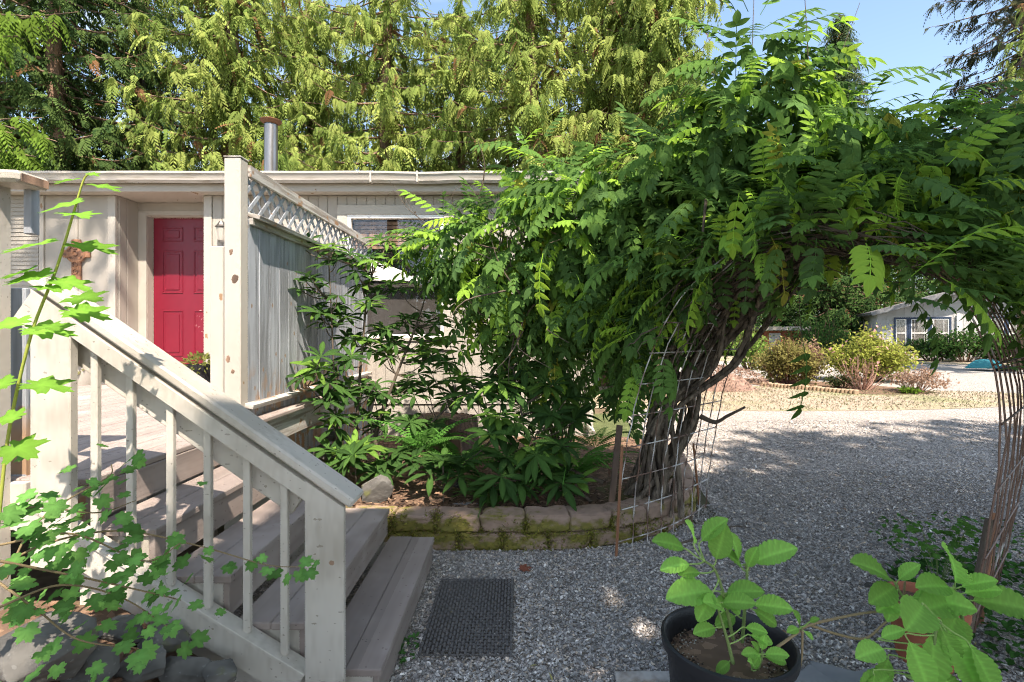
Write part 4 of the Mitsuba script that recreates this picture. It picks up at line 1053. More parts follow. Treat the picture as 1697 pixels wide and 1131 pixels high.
for a in arms:
    c = spline([P(*q) for q in a], 40)
    add(vm + '__twig', tube(c, np.linspace(.0035, .0014, 40), 5), 'tinted_matte', (.20, .15, .08), smooth=True)
    far = a is arms[1]
    k = rng.integers(14 if far else 3, 40, 20 if far else 27)
    if far: k = np.array([16, 18, 20, 22, 26, 27, 28, 29, 30, 31, 36, 37, 38, 39, 39, 38, 37, 24, 12, 10, 8])
    ps.append(c[k] + rng.standard_normal((len(k), 3)) * (np.array([.02, .02, .018]) if far else np.array([.055, .05, .055])))
    ds.append(np.column_stack([U(-1, 1, len(k)), U(-1, .4, len(k)), U(-.7, .2, len(k))]))
ps, ds = np.vstack(ps), np.vstack(ds); m = len(ps)
leaf_parts(vm, 'leaf', CURRANT, ps, unit(ds), np.column_stack([U(-.3, .3, m), U(-.7, -.1, m), np.ones(m)]), U(.036, .074, m), np.array((.16, .35, .085))[None] * U(.65, 1.25, (m, 1)), 'leaf_soft')
for (px, py, Y, r, lab, sd) in ((60, 1080, 1.52, (.17, .12, .13), 'large grey boulder at the bottom left corner under the leafy shrub', 21), (150, 1105, 1.62, (.10, .09, .09), 'pale rock right of the large corner boulder', 22), (235, 1105, 1.72, (.09, .08, .07), 'mossy rock under the lower end of the shrub', 23), (300, 1112, 1.78, (.09, .07, .065), 'brown green rock below the railing bottom board', 24), (365, 1118, 1.8, (.08, .06, .06), 'rightmost rock under the stair railing', 25), (270, 1060, 1.84, (.09, .06, .07), 'rock in the shade behind the others under the stairs', 26), (200, 1045, 1.84, (.10, .06, .08), 'dark rock tucked below the railing beside the shrub', 27)):
    rock(px, py, Y, r, lab, sd, .85)
m = 700
a, b = U(-2.6, -.5, m), U(1.1, 1.98, m)
add('dead_leaves', inst(MAPLE, np.stack([a, b, rockery_z(a, b) + .012], 1), rand_dirs(m) * [1, 1, .25], [0, 0, 1], U(.02, .05, m), np.array([(.13, .07, .04), (.08, .05, .03), (.20, .12, .07)])[rng.integers(3, size=m)])
    , 'tinted_matte', kind='stuff', label='brown dead leaves lying between the rocks under the stair railing')
tag('dead_leaves', None, 'dead leaves')

# ------------------------------------------------------------------ potted hydrangeas
def potted(name, lab, Xc, Yc, prof, bs):
    t = thing(name, lab, 'plant pot')
    add(t + '__pot', lathe(prof, 40, (Xc, Yc, 0)), bs, smooth=40)
    return t


PX, PY = (1206 - VX) / FPX * 1.85, 1.85
bp = potted('plant_pot', 'black plastic nursery pot holding a green leafy plant at the bottom of the picture', PX, PY, [(.17, 0), (.185, .02), (.20, .18), (.212, .33), (.228, .335), (.232, .35), (.232, .372), (.222, .376), (.214, .37), (.205, .34), (.195, .25)], 'black_plastic')
tt = np.linspace(0, 2 * np.pi, 28, endpoint=False)
v = np.vstack([[[0, 0, .012]], np.stack([np.cos(tt) * .1, np.sin(tt) * .1, .010 + 0 * tt], 1), np.stack([np.cos(tt) * .207, np.sin(tt) * .207, -.004 + .006 * np.sin(tt * 5)], 1)])
k = np.arange(28); k1 = (k + 1) % 28
f = np.vstack([np.stack([k * 0, 1 + k, 1 + k1], 1), np.stack([1 + k, 29 + k, 29 + k1], 1), np.stack([1 + k, 29 + k1, 1 + k1], 1)])
add(bp + '__potting_soil', (v + [PX, PY, .30], f), 'soil', smooth=True)
m = 1100; r_, a_ = .2 * np.sqrt(rng.random(m)), U(0, 6.28, m)
add(bp + '__soil_crumbs', inst(blob((1, 1, 1), 1, .3, 2, 3)[:2], np.stack([PX + r_ * np.cos(a_), PY + r_ * np.sin(a_), np.full(m, .305)], 1), rand_dirs(m), rand_dirs(m), U(.002, .006, m), np.array([(.06, .04, .03), (.18, .12, .08), (.30, .27, .22), (.04, .03, .02)])[rng.integers(4, size=m)]), 'tinted_matte', kind='stuff')
hy = thing('hydrangea', 'young hydrangea with broad toothed leaves growing in the black pot, one bare branch leaning right', 'plant')
H_C = (.27, .52, .10)


def hyd(t, stem, leaves, Y):
    q = [P(*a) for a in stem]
    add(t + '__stem', tube(spline(q, 16), np.linspace(.0065, .004, 16), 6), 'tinted_matte', (.16, .22, .07), smooth=True)
    for (px, py, dx, dz, L) in leaves:
        """Base point in the photograph, the direction it points to and its length in its pixels."""
        dy = U(-.55, -.1)
        d = unit(np.array([dx, dy, dz])); zn = unit(np.array([-dx * .5 + U(-.2, .2), -.55, 1.0]))
        s = L / FPX * Y / max(.45, math.hypot(d[0], d[2]))
        b = P(px, py, Y + U(-.03, .03)); e = b + d * .15 * s
        add(t + '__leaf', inst(HYDR, e, d, zn, s * .88, np.array(H_C) * U(.75, 1.2), .05), 'leaf_soft', smooth=True)
        sp_pts = spline(q, 16); a_ = sp_pts[np.argmin(np.linalg.norm(sp_pts - b, axis=1))]
        add(t + '__stem', tube(spline([a_, (a_ + b) / 2 + [0, 0, -.004], b, e], 8), .0026, 4), 'tinted_matte', (.24, .36, .10))


hyd(hy, [(1215, 1060, 1.8), (1200, 990, 1.78), (1185, 945, 1.76), (1168, 930, 1.76)], [(1140, 912, -1, .55, 62), (1150, 905, -.2, 1, 50), (1158, 903, .6, 1, 60), (1150, 935, -1, .0, 55), (1165, 950, -.7, .1, 40), (1185, 935, .1, 1, 65), (1190, 980, -1, .15, 85), (1195, 985, .8, .3, 62), (1195, 985, .5, -.4, 40), (1185, 975, -.5, -.5, 50)], 1.76)
hyd(hy, [(1230, 1065, 1.85), (1235, 1000, 1.84), (1238, 950, 1.82), (1235, 935, 1.82)], [(1225, 935, -.2, 1, 55), (1238, 938, 1, .75, 78), (1232, 945, -.6, .8, 50), (1240, 1003, 1, .25, 58), (1243, 1008, .9, -.4, 45), (1232, 1005, -.8, .4, 50), (1238, 945, .2, .9, 40), (1222, 1020, -1, .0, 40)], 1.82)
hyd(hy, [(1215, 1100, 1.72), (1205, 1060, 1.72), (1190, 1010, 1.72)], [(1190, 1040, -1, .1, 42), (1200, 1010, -.6, .6, 50), (1190, 1000, .7, .3, 50), (1212, 1094, -.7, -.3, 30), (1230, 1040, .8, .1, 34), (1238, 1052, .9, -.1, 40)], 1.72)
hyd(hy, [(1255, 1110, 1.72), (1262, 1090, 1.72), (1263, 1080, 1.72)], [(1262, 1085, -.9, .3, 34), (1262, 1085, .9, .35, 36), (1262, 1088, .9, -.05, 40), (1262, 1080, .1, 1, 26), (1260, 1085, -.4, .8, 26), (1250, 1105, -.4, .7, 24), (1245, 1110, .1, .9, 30)], 1.72)
for q, r in (([(1285, 1075, 1.75), (1320, 1050, 1.8), (1345, 1035, 1.85), (1420, 1018, 1.95), (1490, 1005, 2.0), (1500, 960, 2.0)], .0055), ([(1342, 1036, 1.85), (1390, 1052, 1.88), (1435, 1058, 1.9), (1470, 1030, 1.92), (1505, 1020, 1.95)], .005), ([(1330, 1045, 1.8), (1328, 1095, 1.8), (1318, 1125, 1.8)], .004)):
    add(hy + '__branch', tube(spline([P(*a) for a in q], 20), np.linspace(r, r * .7, 20), 6), 'tinted_matte', (.27, .20, .11), smooth=True)
for l in ((1326, 1040, -.3, 1, 32), (1326, 1042, -.8, .1, 24), (1340, 1032, .5, .7, 16), (1330, 1045, .5, -.3, 18)):
    hyd(hy, [(1326, 1046, 1.82), (1326, 1040, 1.82)], [l], 1.82)

tp = potted('plant_pot', 'reddish terracotta pot behind the wire mesh at the right with a big leaved plant', 1.83, 2.30, [(.10, 0), (.105, .01), (.135, .22), (.152, .222), (.158, .24), (.160, .285), (.150, .288), (.142, .28), (.135, .24), (.12, .2)], 'terracotta')
v2, f2 = v * [.66, .66, 1] + [1.83, 2.30, .25], f
add(tp + '__potting_soil', (v2, f2), 'soil', smooth=True)
h2 = thing('hydrangea', 'large leaved hydrangea with pale curled lower leaves in front of the terracotta pot', 'plant')
hyd(h2, [(1555, 1075, 1.95), (1520, 1020, 1.95), (1490, 980, 1.95), (1485, 965, 1.95)], [(1482, 965, -1, .75, 85), (1486, 965, .3, .8, 42), (1488, 970, -1.0, -.1, 60), (1490, 995, -.9, .1, 50), (1495, 990, .9, .2, 80), (1484, 985, -.3, -.4, 40)], 1.95)
hyd(h2, [(1600, 1085, 1.95), (1592, 1000, 1.92), (1585, 985, 1.92), (1580, 970, 1.92)], [(1582, 975, -.35, 1, 95), (1580, 975, -.9, .3, 70), (1586, 975, .6, .6, 45), (1595, 995, 1, .12, 95), (1590, 1000, -1, .2, 80), (1588, 1010, -.7, -.7, 75), (1585, 1015, .2, -.8, 60), (1590, 985, .9, .5, 50)], 1.92)
hyd(h2, [(1545, 1120, 1.75), (1550, 1050, 1.75), (1560, 1030, 1.75)], [(1560, 1035, .4, -.9, 90), (1556, 1035, .2, -.6, 60), (1500, 1050, .2, -.9, 70), (1470, 1075, -.6, .1, 60), (1475, 1085, -.4, -.8, 55), (1480, 1115, -.8, -.1, 70), (1500, 1120, .6, -.2, 80), (1455, 1060, .5, .5, 40), (1450, 1110, -.2, -.9, 60), (1530, 1110, .8, -.4, 60), (1545, 1035, -.2, -.7, 85), (1575, 1060, .5, -.7, 80), (1530, 1000, -.5, .1, 70), (1600, 1060, .3, -.8, 70)], 1.75)

# slate pieces, log, pebbles at the lower edge
for (px, py, Y, r, lab, sd) in ((1392, 1106, 2.16, (.10, .06, .012), 'broken dark slate slab lying on the gravel right of the black pot', 31), (1345, 1122, 2.12, (.07, .06, .012), 'flat grey slate piece touching the black pot', 32), (1440, 1118, 2.13, (.07, .05, .012), 'small slate piece partly under the big leaves', 33)):
    t = thing('slate_slab', lab, 'slate')
    vv, ff = cbox(r[0], r[1], r[2], .003); a = U(-.6, .6)
    vv = vv @ np.array([[math.cos(a), math.sin(a), .08], [-math.sin(a), math.cos(a), .05], [0, 0, 1]])
    vv[:, :2] += .2 * vv[:, [1, 0]] * np.sign(vv[:, [0, 1]])
    c = P(px, py, Y); scene[t] = mply((vv + [c[0], c[1], .03], ff), 'slate')
t = thing('timber_edging', 'weathered round timber edging lying on the gravel left of the black pot', 'timber')
scene[t] = mply(tube([P(1020, 1128, 2.17), P(1065, 1127, 2.17), P(1120, 1128, 2.15)], .032, 12), 'weathered_wood', smooth=40)
for px, py, Y, r, lab, sd in ((1443, 975, 2.95, (.05, .04, .035), 'left one of two smooth pebbles on the gravel by the terracotta pot', 41), (1462, 978, 2.93, (.055, .05, .04), 'right one of two smooth pebbles on the gravel by the terracotta pot', 42)):
    rock(px, py, Y, r, lab, sd, .9, grp='pebbles by the pot')
for q, lab in (([(1205, 877, 3.84), (1222, 875, 3.86), (1240, 878, 3.84)], 'short dead twig lying alone on open gravel beyond the black pot'), ([(1120, 905, 3.5), (1160, 895, 3.6)], 'dead twig on the gravel at the left foot of the arch')):
    t = thing('twig', lab, 'twig', 'twigs on the gravel'); scene[t] = mply(tube([P(a, b, Y) + [0, 0, .012] for a, b, Y in q], .007, 6), 'vine_bark')
t = thing('dead_leaf', 'single reddish brown fallen leaf on the gravel near the wall', 'dead leaf')
scene[t] = mply(inst(MAPLE, P(858, 950, 3.14) + [0, 0, .02], [1, .3, .1], [0, -.2, 1], .09)[:2], 'tinted_matte', color=np.tile([.20, .07, .04], (len(MAPLE[0]), 1)))


# weeds
def weeds(key, lab, cx, cy, rx, ry, hh, m, s, c, T=OVAL, bs='leaf_soft'):
    r, a = np.sqrt(rng.random(m)), U(0, 6.28, m)
    p = np.stack([cx + rx * r * np.cos(a), cy + ry * r * np.sin(a), U(.01, 1, m) ** .8 * hh * (1 - .6 * r ** 2) + .005], 1)
    k = add(key, inst(T, p, unit(rand_dirs(m) * [1, 1, .4] + [0, 0, .1]), unit(rand_dirs(m) * .5 + [0, -.2, 1]), U(.6, 1.3, m) * s, np.array(c)[None] * U(.6, 1.3, (m, 1)), .1), bs, smooth=True, kind='stuff', label=lab)
    tag(k, None, 'weeds')


weeds('weeds', 'dark green low weeds covering the soil in the bottom right corner', 2.75, 2.55, .75, .75, .13, 1500, .045, (.05, .13, .03))
weeds('weeds', 'thin weeds at the foot of the arch on the right edge of the gravel', 3.2, 3.5, .7, .6, .10, 350, .04, (.06, .15, .03))
hb = thing('wild_herb', 'wild plant with pale ferny leaves on gravel near the right arch foot', 'plant')
c0 = P(1555, 975, 2.9); c0[2] = 0
for k in range(9):
    e = P(1550 + U(-55, 70), 885 + U(-20, 70), 2.9 + U(-.15, .15))
    add(hb + '__stem', tube(spline([c0, (c0 + e) / 2 + [0, 0, .04], e], 8), .0022, 4), 'tinted_matte', (.14, .2, .06))
    pp = e + rng.standard_normal((7, 3)) * [.035, .035, .012]
    add(hb + '__leaf', inst(CURRANT, pp, rand_dirs(7) * [1, 1, .3], [0, -.3, 1], U(.04, .07, 7), np.array((.11, .24, .05)) * U(.7, 1.1), .1), 'leaf_soft', smooth=True)
c0 = P(1665, 830, 3.4)
weeds('weeds', 'few small weeds beside the stairs at the edge of the doormat', -.50, 2.36, .05, .12, .05, 60, .022, (.08, .2, .05))

# ------------------------------------------------------------------ gravel stones that can be told apart close by
OCT = np.array([[1, 0, 0], [-1, 0, 0], [0, 1, 0], [0, -1, 0], [0, 0, 1], [0, 0, -1]], float)
OF = np.array([[0, 2, 4], [2, 1, 4], [1, 3, 4], [3, 0, 4], [2, 0, 5], [1, 2, 5], [3, 1, 5], [0, 3, 5]])


def pebbles(m, fx, ylo, yhi, s0, s1):
    y = ylo + (yhi - ylo) * rng.random(m); x = fx(y, rng.random(m))
    ok = ~((x < WALL[:, 0].max()) & (y > np.interp(x, WALL[:175, 0], WALL[:175, 1]) + .0)) & ~((x < -.53) & (y < 3.3))
    ok &= ~((x > 2.3) & (np.hypot((x - 2.8) / .7, (y - 2.5) / .7) < 1)) & ~(np.hypot(x - PX, y - PY) < .18)
    x, y = x[ok], y[ok]; n = len(x)
    v = OCT[None] * (0.65 + 0.7 * rng.random((n, 6, 1))) + 0.28 * rng.standard_normal((n, 6, 3))
    v = v * np.array([1, .8, .55])
    a = U(0, 6.28, n); ca, sa = np.cos(a)[:, None], np.sin(a)[:, None]
    tl = rng.standard_normal((n, 2)) * .35
    v = np.stack([v[..., 0] * ca - v[..., 1] * sa, v[..., 0] * sa + v[..., 1] * ca, v[..., 2] + v[..., 0] * tl[:, :1] + v[..., 1] * tl[:, 1:]], -1)
    s = s0 + (s1 - s0) * rng.random(n) ** 2.2
    mound = .02 * meshkit.fbm(np.stack([x * 2, y * 2, x * 0], 1), 2, 1)
    v = v * s[:, None, None] + np.stack([x, y, .006 + s * .35 + mound * .3], 1)[:, None]
    g = (.15 + .38 * rng.random(n) ** 1.3) * (.72 + .56 * meshkit.fbm(np.stack([x * .9, y * .9, x * 0 + 4], 1), 3, 9))
    g = np.where(rng.random(n) < .05, U(.65, .85, n), g)
    c = g[:, None] * np.where(rng.random((n, 1)) < .16, np.array([1.18, 1.0, .80]), np.array([1.05, 1.0, 0.93]))
    return v.reshape(-1, 3), (OF[None] + (np.arange(n) * 6)[:, None, None]).reshape(-1, 3), np.repeat(c, 6, 0)


gv = merge([pebbles(58000, lambda y, u: -.62 + u * (y * 1.02 + .62), 1.75, 3.75, .0048, .0115), pebbles(34000, lambda y, u: .2 + u * (y * 1.0 - .1), 3.7, 5.4, .0056, .013), pebbles(18000, lambda y, u: 1.0 + u * (y * 1.0 - .9), 5.3, 8.5, .0065, .015)])
add('gravel', gv, 'tinted_matte', kind='stuff', label='loose grey gravel stones covering the driveway'); tag('gravel', None, 'gravel')

m = 520
gx_, gy_ = U(-.4, 4.5, m), 1.9 + 5.5 * rng.random(m) ** 1.4
ok = (gy_ < np.interp(gx_, WALL[:175, 0], WALL[:175, 1]) - .03) | (gx_ > 1.9)
add('gravel_litter', inst(RHODO, np.stack([gx_, gy_, U(.02, .03, m)], 1)[ok], (rand_dirs(m) * [1, 1, .15])[ok], (rand_dirs(m) * .4 + [0, 0, 1])[ok], U(.012, .045, m)[ok], np.array([(.22, .12, .06), (.30, .21, .12), (.10, .07, .045), (.26, .24, .09)])[rng.integers(4, size=m)][ok]), 'tinted_matte', kind='stuff', label='dry brown leaf and needle bits scattered over the gravel'); tag('gravel_litter', None, 'litter')

# ------------------------------------------------------------------ things on the deck and the house wall
cr = thing('wall_cross', 'reddish brown carved cross with a ring hanging on the sunlit house wall', 'cross')
c0 = P(127, 430, YW - .03)
arm = [box(-.055, .055, -.02, .012, -.26, .24, .008), box(-.165, .165, -.018, .012, .02, .115, .008), box(-.07, .07, -.022, .012, -.28, -.25, .006)]
add(cr + '__arms', merge([(a[0] + c0, a[1]) for a in arm]), 'fired_clay', smooth=30)
th = np.linspace(0, 2 * np.pi, 33); rg = tube(np.stack([np.cos(th) * .105, th * 0 - .008, .068 + np.sin(th) * .105], 1), .016, 8, False)
add(cr + '__ring', (rg[0] + c0, rg[1]), 'fired_clay', smooth=True)
kn_ = [tube(np.stack([np.cos(th) * r, th * 0 - .024, zc + np.sin(th) * r], 1) + c0, .006, 6, False) for r, zc in ((.03, .07), (.03, .15), (.03, -.06), (.03, -.15))]
add(cr + '__carving', merge(kn_), 'fired_clay', smooth=True)
ln = thing('wall_lantern', 'small dark framed wall lantern half hidden behind the tall screen post', 'lantern')
c0 = P(367, 385, YW - .11)
add(ln + '__roof', lathe([(.075, .06), (.05, .085), (.02, .13), (.0, .135)], 8, c0), 'flue_metal')
add(ln + '__glass', lathe([(.035, -.10), (.06, .055)], 8, c0), 'trim_paint')
add(ln + '__bracket', merge([lathe([(.0, -.13), (.03, -.125), (.037, -.10)], 8, c0), box(c0[0] - .03, c0[0] + .03, YW - .03, YW + .0, c0[2] - .12, c0[2] + .14)]), 'flue_metal')


def deck_pot(lab, px, py_rim, Y, r, h, bs, pc, pr, m, leaf=.05):
    t = thing('deck_planter', lab, 'potted plant'); c = P(px, py_rim, Y); z0 = DZ + .002
    add(t + '__pot', lathe([(r * .7, z0), (r * .95, z0 + h * .5), (r * .92, z0 + h * .8), (r, z0 + h), (r * .9, z0 + h), (r * .85, z0 + h * .85), (0, z0 + h * .84)], 24, (c[0], c[1], 0)), bs, smooth=35)
    d = rand_dirs(m); p = np.array([c[0], c[1], z0 + h]) + d * [pr, pr, pr * .6] * rng.random((m, 1)) ** .4
    add(t + '__leaves', inst(OVAL, p, unit(d + [0, 0, -.2]), rand_dirs(m) + [0, 0, .8], U(.6, 1.2, m) * leaf, np.array(pc)[None] * U(.6, 1.3, (m, 1)), .1), 'leaf_soft', smooth=True, kind='stuff')
    return t


t = deck_pot('dark glazed pot with a bushy yellow green plant beside the red door', 331, 597, 4.4, .105, .30, 'black_plastic', (.20, .22, .06), .14, 420, .035)
deck_pot('small terracotta pot tucked behind the dark glazed pot', 346, 606, 4.7, .08, .22, 'terracotta', (.12, .18, .05), .07, 50, .03)
deck_pot('grey tan pot with a spiky plant left of the doorway at the house wall', 140, 598, 5.6, .12, .22, 'house_paint', (.16, .15, .07), .14, 60, .09)
t = thing('deck_mat', 'thin dark mat lying on the deck in front of the doorway', 'mat')
scene[t] = mply(box(-4.75, -4.05, 5.62, 6.08, DZ + .002, DZ + .014, .004), 'rubber')

# ------------------------------------------------------------------ conifers behind the house
def spray(n=9, droop=.35):
    t = np.linspace(.06, .97, n); pos, X, L = [], [], []
    for k, a in enumerate(t):
        for sg in (-1, 1):
            pos.append((a, 0, -droop * a * a)); X.append((.75, sg * .75, -.25 - droop * a)); L.append(.34 * (1 - .75 * a) + .05)
    pos.append((.93, 0, -droop * .9)); X.append((1, 0, -2 * droop)); L.append(.14)
    v, f, c = inst(blade(.38, 2, 1, .4, 0, .15), np.array(pos), np.array(X), [0, .12, 1], np.array(L), np.ones(3))
    tt = np.array([0, .5, 1]); sv, sf = tube(np.stack([tt, tt * 0, -droop * tt ** 2], 1), .007, 3, False)
    a = merge([(v, f), (sv, sf)])
    return a[0], a[1], np.concatenate([.8 + .45 * np.clip(np.linalg.norm(v[:, :2] - [.3, 0], axis=1), 0, 1), np.full(len(sv), .5)])


SPRAYS = [spray(8, .25), spray(7, .6), spray(8, 1.0)]
SPRAY_LOW = spray(4, .5)


def conifer(name, lab, grp, x, Y, H, R, r0, c1, c2, z_lo=2.5, nlimb=90, per=20, L=.55, lean=0.0, droop=.35, top=1.0, low=False, fill=1.0, ztop=None, hang=.75):
    """Tapered trunk, limbs that droop and turn up, and flat hanging sprays along them."""
    t = thing(name, lab, 'tree', grp)
    zz = np.linspace(0, min(H, (ztop or H) + 1), 14); tx = x + lean * zz + .05 * np.sin(zz * 1.1 + x); ty = Y + .05 * np.cos(zz * .9 + x)
    add(t + '__trunk', tube(np.stack([tx, ty, zz], 1), r0 * (1 - zz / H) + .015 + .25 * r0 * np.exp(-zz / .6), 12), 'bark', smooth=True)
    lim, P_, X_, S_ = [], [], [], []
    for k in range(nlimb):
        z = z_lo + ((ztop or H) - z_lo) * ((k + rng.random()) / nlimb) ** 1.05
        len_ = (R * (1 - z / H) ** .65 + .25) * U(.65, 1.1) * top
        a = k * 2.4 + U(-.5, .5); d = np.array([math.cos(a), math.sin(a)])
        u = np.linspace(0, 1, 7)
        c = np.stack([x + lean * z + d[0] * len_ * u, Y + d[1] * len_ * u, z + len_ * (-droop * 1.6 * u + droop * 1.2 * u ** 2.2) + .03 * np.sin(u * 9 + k)], 1)
        lim.append(tube(c, np.linspace(max(.012, .028 * len_ / 2), .006, 7), 4, False))
        n = max(3, int(per * len_ / R * fill)); uu = U(.04, 1.0, n) ** .85; i = uu * 6; i0 = np.minimum(i.astype(int), 5)
        p = c[i0] + (c[i0 + 1] - c[i0]) * (i - i0)[:, None]
        side = np.where(rng.random(n) < .5, -1, 1)[:, None]
        dd = np.array([d[0], d[1], 0])[None] * U(.2, .9, (n, 1)) + side * np.array([-d[1], d[0], 0])[None] * U(.2, 1, (n, 1)) + np.array([0, 0, -1]) * U(.1, hang, (n, 1))
        P_.append(p + rng.standard_normal((n, 3)) * .06); X_.append(dd); S_.append(L * U(.55, 1.15, n) * (1 - .3 * uu))
    add(t + '__limbs', merge(lim), 'bark', kind='stuff')
    p, X, s = np.vstack(P_), np.vstack(X_), np.concatenate(S_); m = len(p)
    clump = meshkit.noise(p * 1.1, 7)[:, None]; w = np.clip(clump * 1.1 - .05 + .25 * rng.standard_normal((m, 1)), 0, 1)
    colr = np.array(c1) * (1 - w) + np.array(c2) * w
    dead = rng.random(m) < .03; colr[dead] = (.22, .12, .06)
    T = [SPRAY_LOW] if low else SPRAYS
    out = []
    for j, tpl in enumerate(T):
        k = np.arange(m) % len(T) == j
        out.append(inst(tpl, p[k], X[k], rand_dirs(int(k.sum())) * .5 + [0, -.2, 1], s[k], colr[k], .12))
    add(t + '__crown', merge(out), 'leaf_needle', kind='stuff')
    return t


CED1, CED2 = (.19, .28, .065), (.43, .50, .135)
SHADED1, SHADED2 = (.055, .105, .036), (.14, .21, .06)  # darker greens stand in for the shade on the upper left conifers
for (px, Y, H, R, lab, kw) in ((382, 13.0, 19, 3.0, 'tall cedar with a thick reddish trunk rising behind the grey screen post', dict(r0=.26)), (640, 14.5, 20, 3.4, 'cedar with yellow green hanging sprays behind the middle of the house', dict(r0=.25)), (512, 15.5, 17, 3.2, 'cedar between the two thick trunks left of the house middle', dict(r0=.2)),
                               (878, 13.2, 20, 3.1, 'tall cedar whose thick bare trunk shows above the right half of the roof', dict(r0=.27)), (765, 16.0, 18, 3.3, 'cedar standing back between two thicker cedars behind the house', dict(r0=.2)), (1010, 14.0, 19, 3.2, 'cedar with drooping olive sprays behind the right end of the house', dict(r0=.25)), (1085, 12.0, 17, 2.0, 'rightmost of the cedars with dry hanging sprays beside the open sky', dict(r0=.2))):
    conifer('cedar_tree', lab, 'sunlit cedars behind the house', (px - VX) / FPX * Y, Y, H, R, kw['r0'], CED1, CED2, 2.6, 122, 50, .60, ztop=11.5, hang=1.6)
conifer('hemlock_tree', 'shade darkened conifer with long sweeping branches at the upper left', 'shade darkened conifers at the upper left', (95 - VX) / FPX * 12, 12, 19, 3.6, .24, SHADED1, SHADED2, 2.8, 112, 42, .60, ztop=11, droop=.25, hang=.7)
conifer('hemlock_tree', 'shade darkened conifer between the left corner and the thick reddish trunk', 'shade darkened conifers at the upper left', (235 - VX) / FPX * 14, 14, 19, 3.4, .22, SHADED1, (.16, .22, .06), 2.6, 104, 40, .60, ztop=11, droop=.25, hang=.8)
conifer('hemlock_tree', 'shade darkened conifer at the far left edge of the picture behind the house', 'shade darkened conifers at the upper left', (-60 - VX) / FPX * 12.5, 12.5, 17, 3.2, .2, SHADED1, (.16, .22, .06), 2.6, 100, 44, .60, ztop=11, droop=.25)
cb = thing('cedar_tree', 'bright young cedar boughs hanging into the left edge above the roof corner', 'tree')
add(cb + '__trunk', tube([(-9.8, 8.6, 0), (-9.75, 8.6, 4), (-9.7, 8.6, 8)], np.array([.13, .1, .04]), 10), 'bark', smooth=True)
cl, cp, cx_ = [], [], []
for zt, (px, py) in ((4.6, (70, 195)), (4.9, (95, 235)), (4.5, (20, 220)), (6.5, (80, 30)), (6.2, (130, 20)), (6.0, (30, 60)), (4.3, (60, 260))):
    b = np.array([-9.72, 8.6, zt + .1]); e = P(px, py, 8.2); c = spline([b, (b + e) / 2 + [0, 0, .12], e], 8)
    cl.append(tube(c, np.linspace(.022, .006, 8), 4, False))
    for k in range(26):
        u = U(.25, 1); cp.append(c[int(u * 7)] + rng.standard_normal(3) * .05); cx_.append(unit(e - b) * U(.3, 1) + [U(-.4, .4), U(-.6, .6), U(-.9, -.2)])
add(cb + '__limbs', merge(cl), 'bark', kind='stuff')
add(cb + '__crown', inst(SPRAYS[1], np.array(cp), np.array(cx_), [0, -.3, 1], U(.3, .5, len(cp)), np.array((.16, .26, .04))[None] * U(.7, 1.2, (len(cp), 1)), .1), 'leaf_needle', kind='stuff')

# ------------------------------------------------------------------ right side: far conifers
conifer('fir_tree', 'dark fir with layered branches against the sky at the upper right corner', None, (1700 - VX) / FPX * 20, 20, 24, 5.2, .3, (.03, .045, .03), (.10, .10, .045), 5, 130, 34, .7, droop=.12, ztop=17, hang=.5)
conifer('cedar_tree', 'pale sunlit cedar at the right edge in front of the dark fir', None, (1760 - VX) / FPX * 17, 17, 19, 2.8, .22, CED1, CED2, 3.5, 90, 34, .6, ztop=13, hang=1.5)
conifer('spire_tree', 'small distant pointed conifer alone against the blue sky', None, (1390 - VX) / FPX * 42, 42, 27.5, 4.2, .35, (.08, .13, .06), (.17, .22, .10), 4, 420, 50, 1.2, droop=.05, low=True, hang=.5)
for k, (px, Y, H, R, lab) in enumerate(((1180, 33, 15, 4, 'dark tree beyond the lawn seen past the vine trunk'), (1280, 36, 16, 5, 'dark tree beyond the red brown building'), (1370, 34, 15, 5, 'dark green tree left of the far house'), (1440, 37, 17, 5, 'dark tree rising just behind the far house gable'), (1560, 42, 16, 5, 'dark tree behind the middle of the far house'), (1680, 44, 17, 5, 'dark tree behind the right end of the far house'), (1800, 36, 16, 5, 'dark tree outside the right edge behind the far house'))):
    conifer('dark_tree', lab, 'dark trees at the back of the far lawn', (px - VX) / FPX * Y, Y, H, R, .25, (.04, .085, .03), (.11, .19, .05), .6, 150, 40, 1.3, droop=.15, low=True, hang=.8)


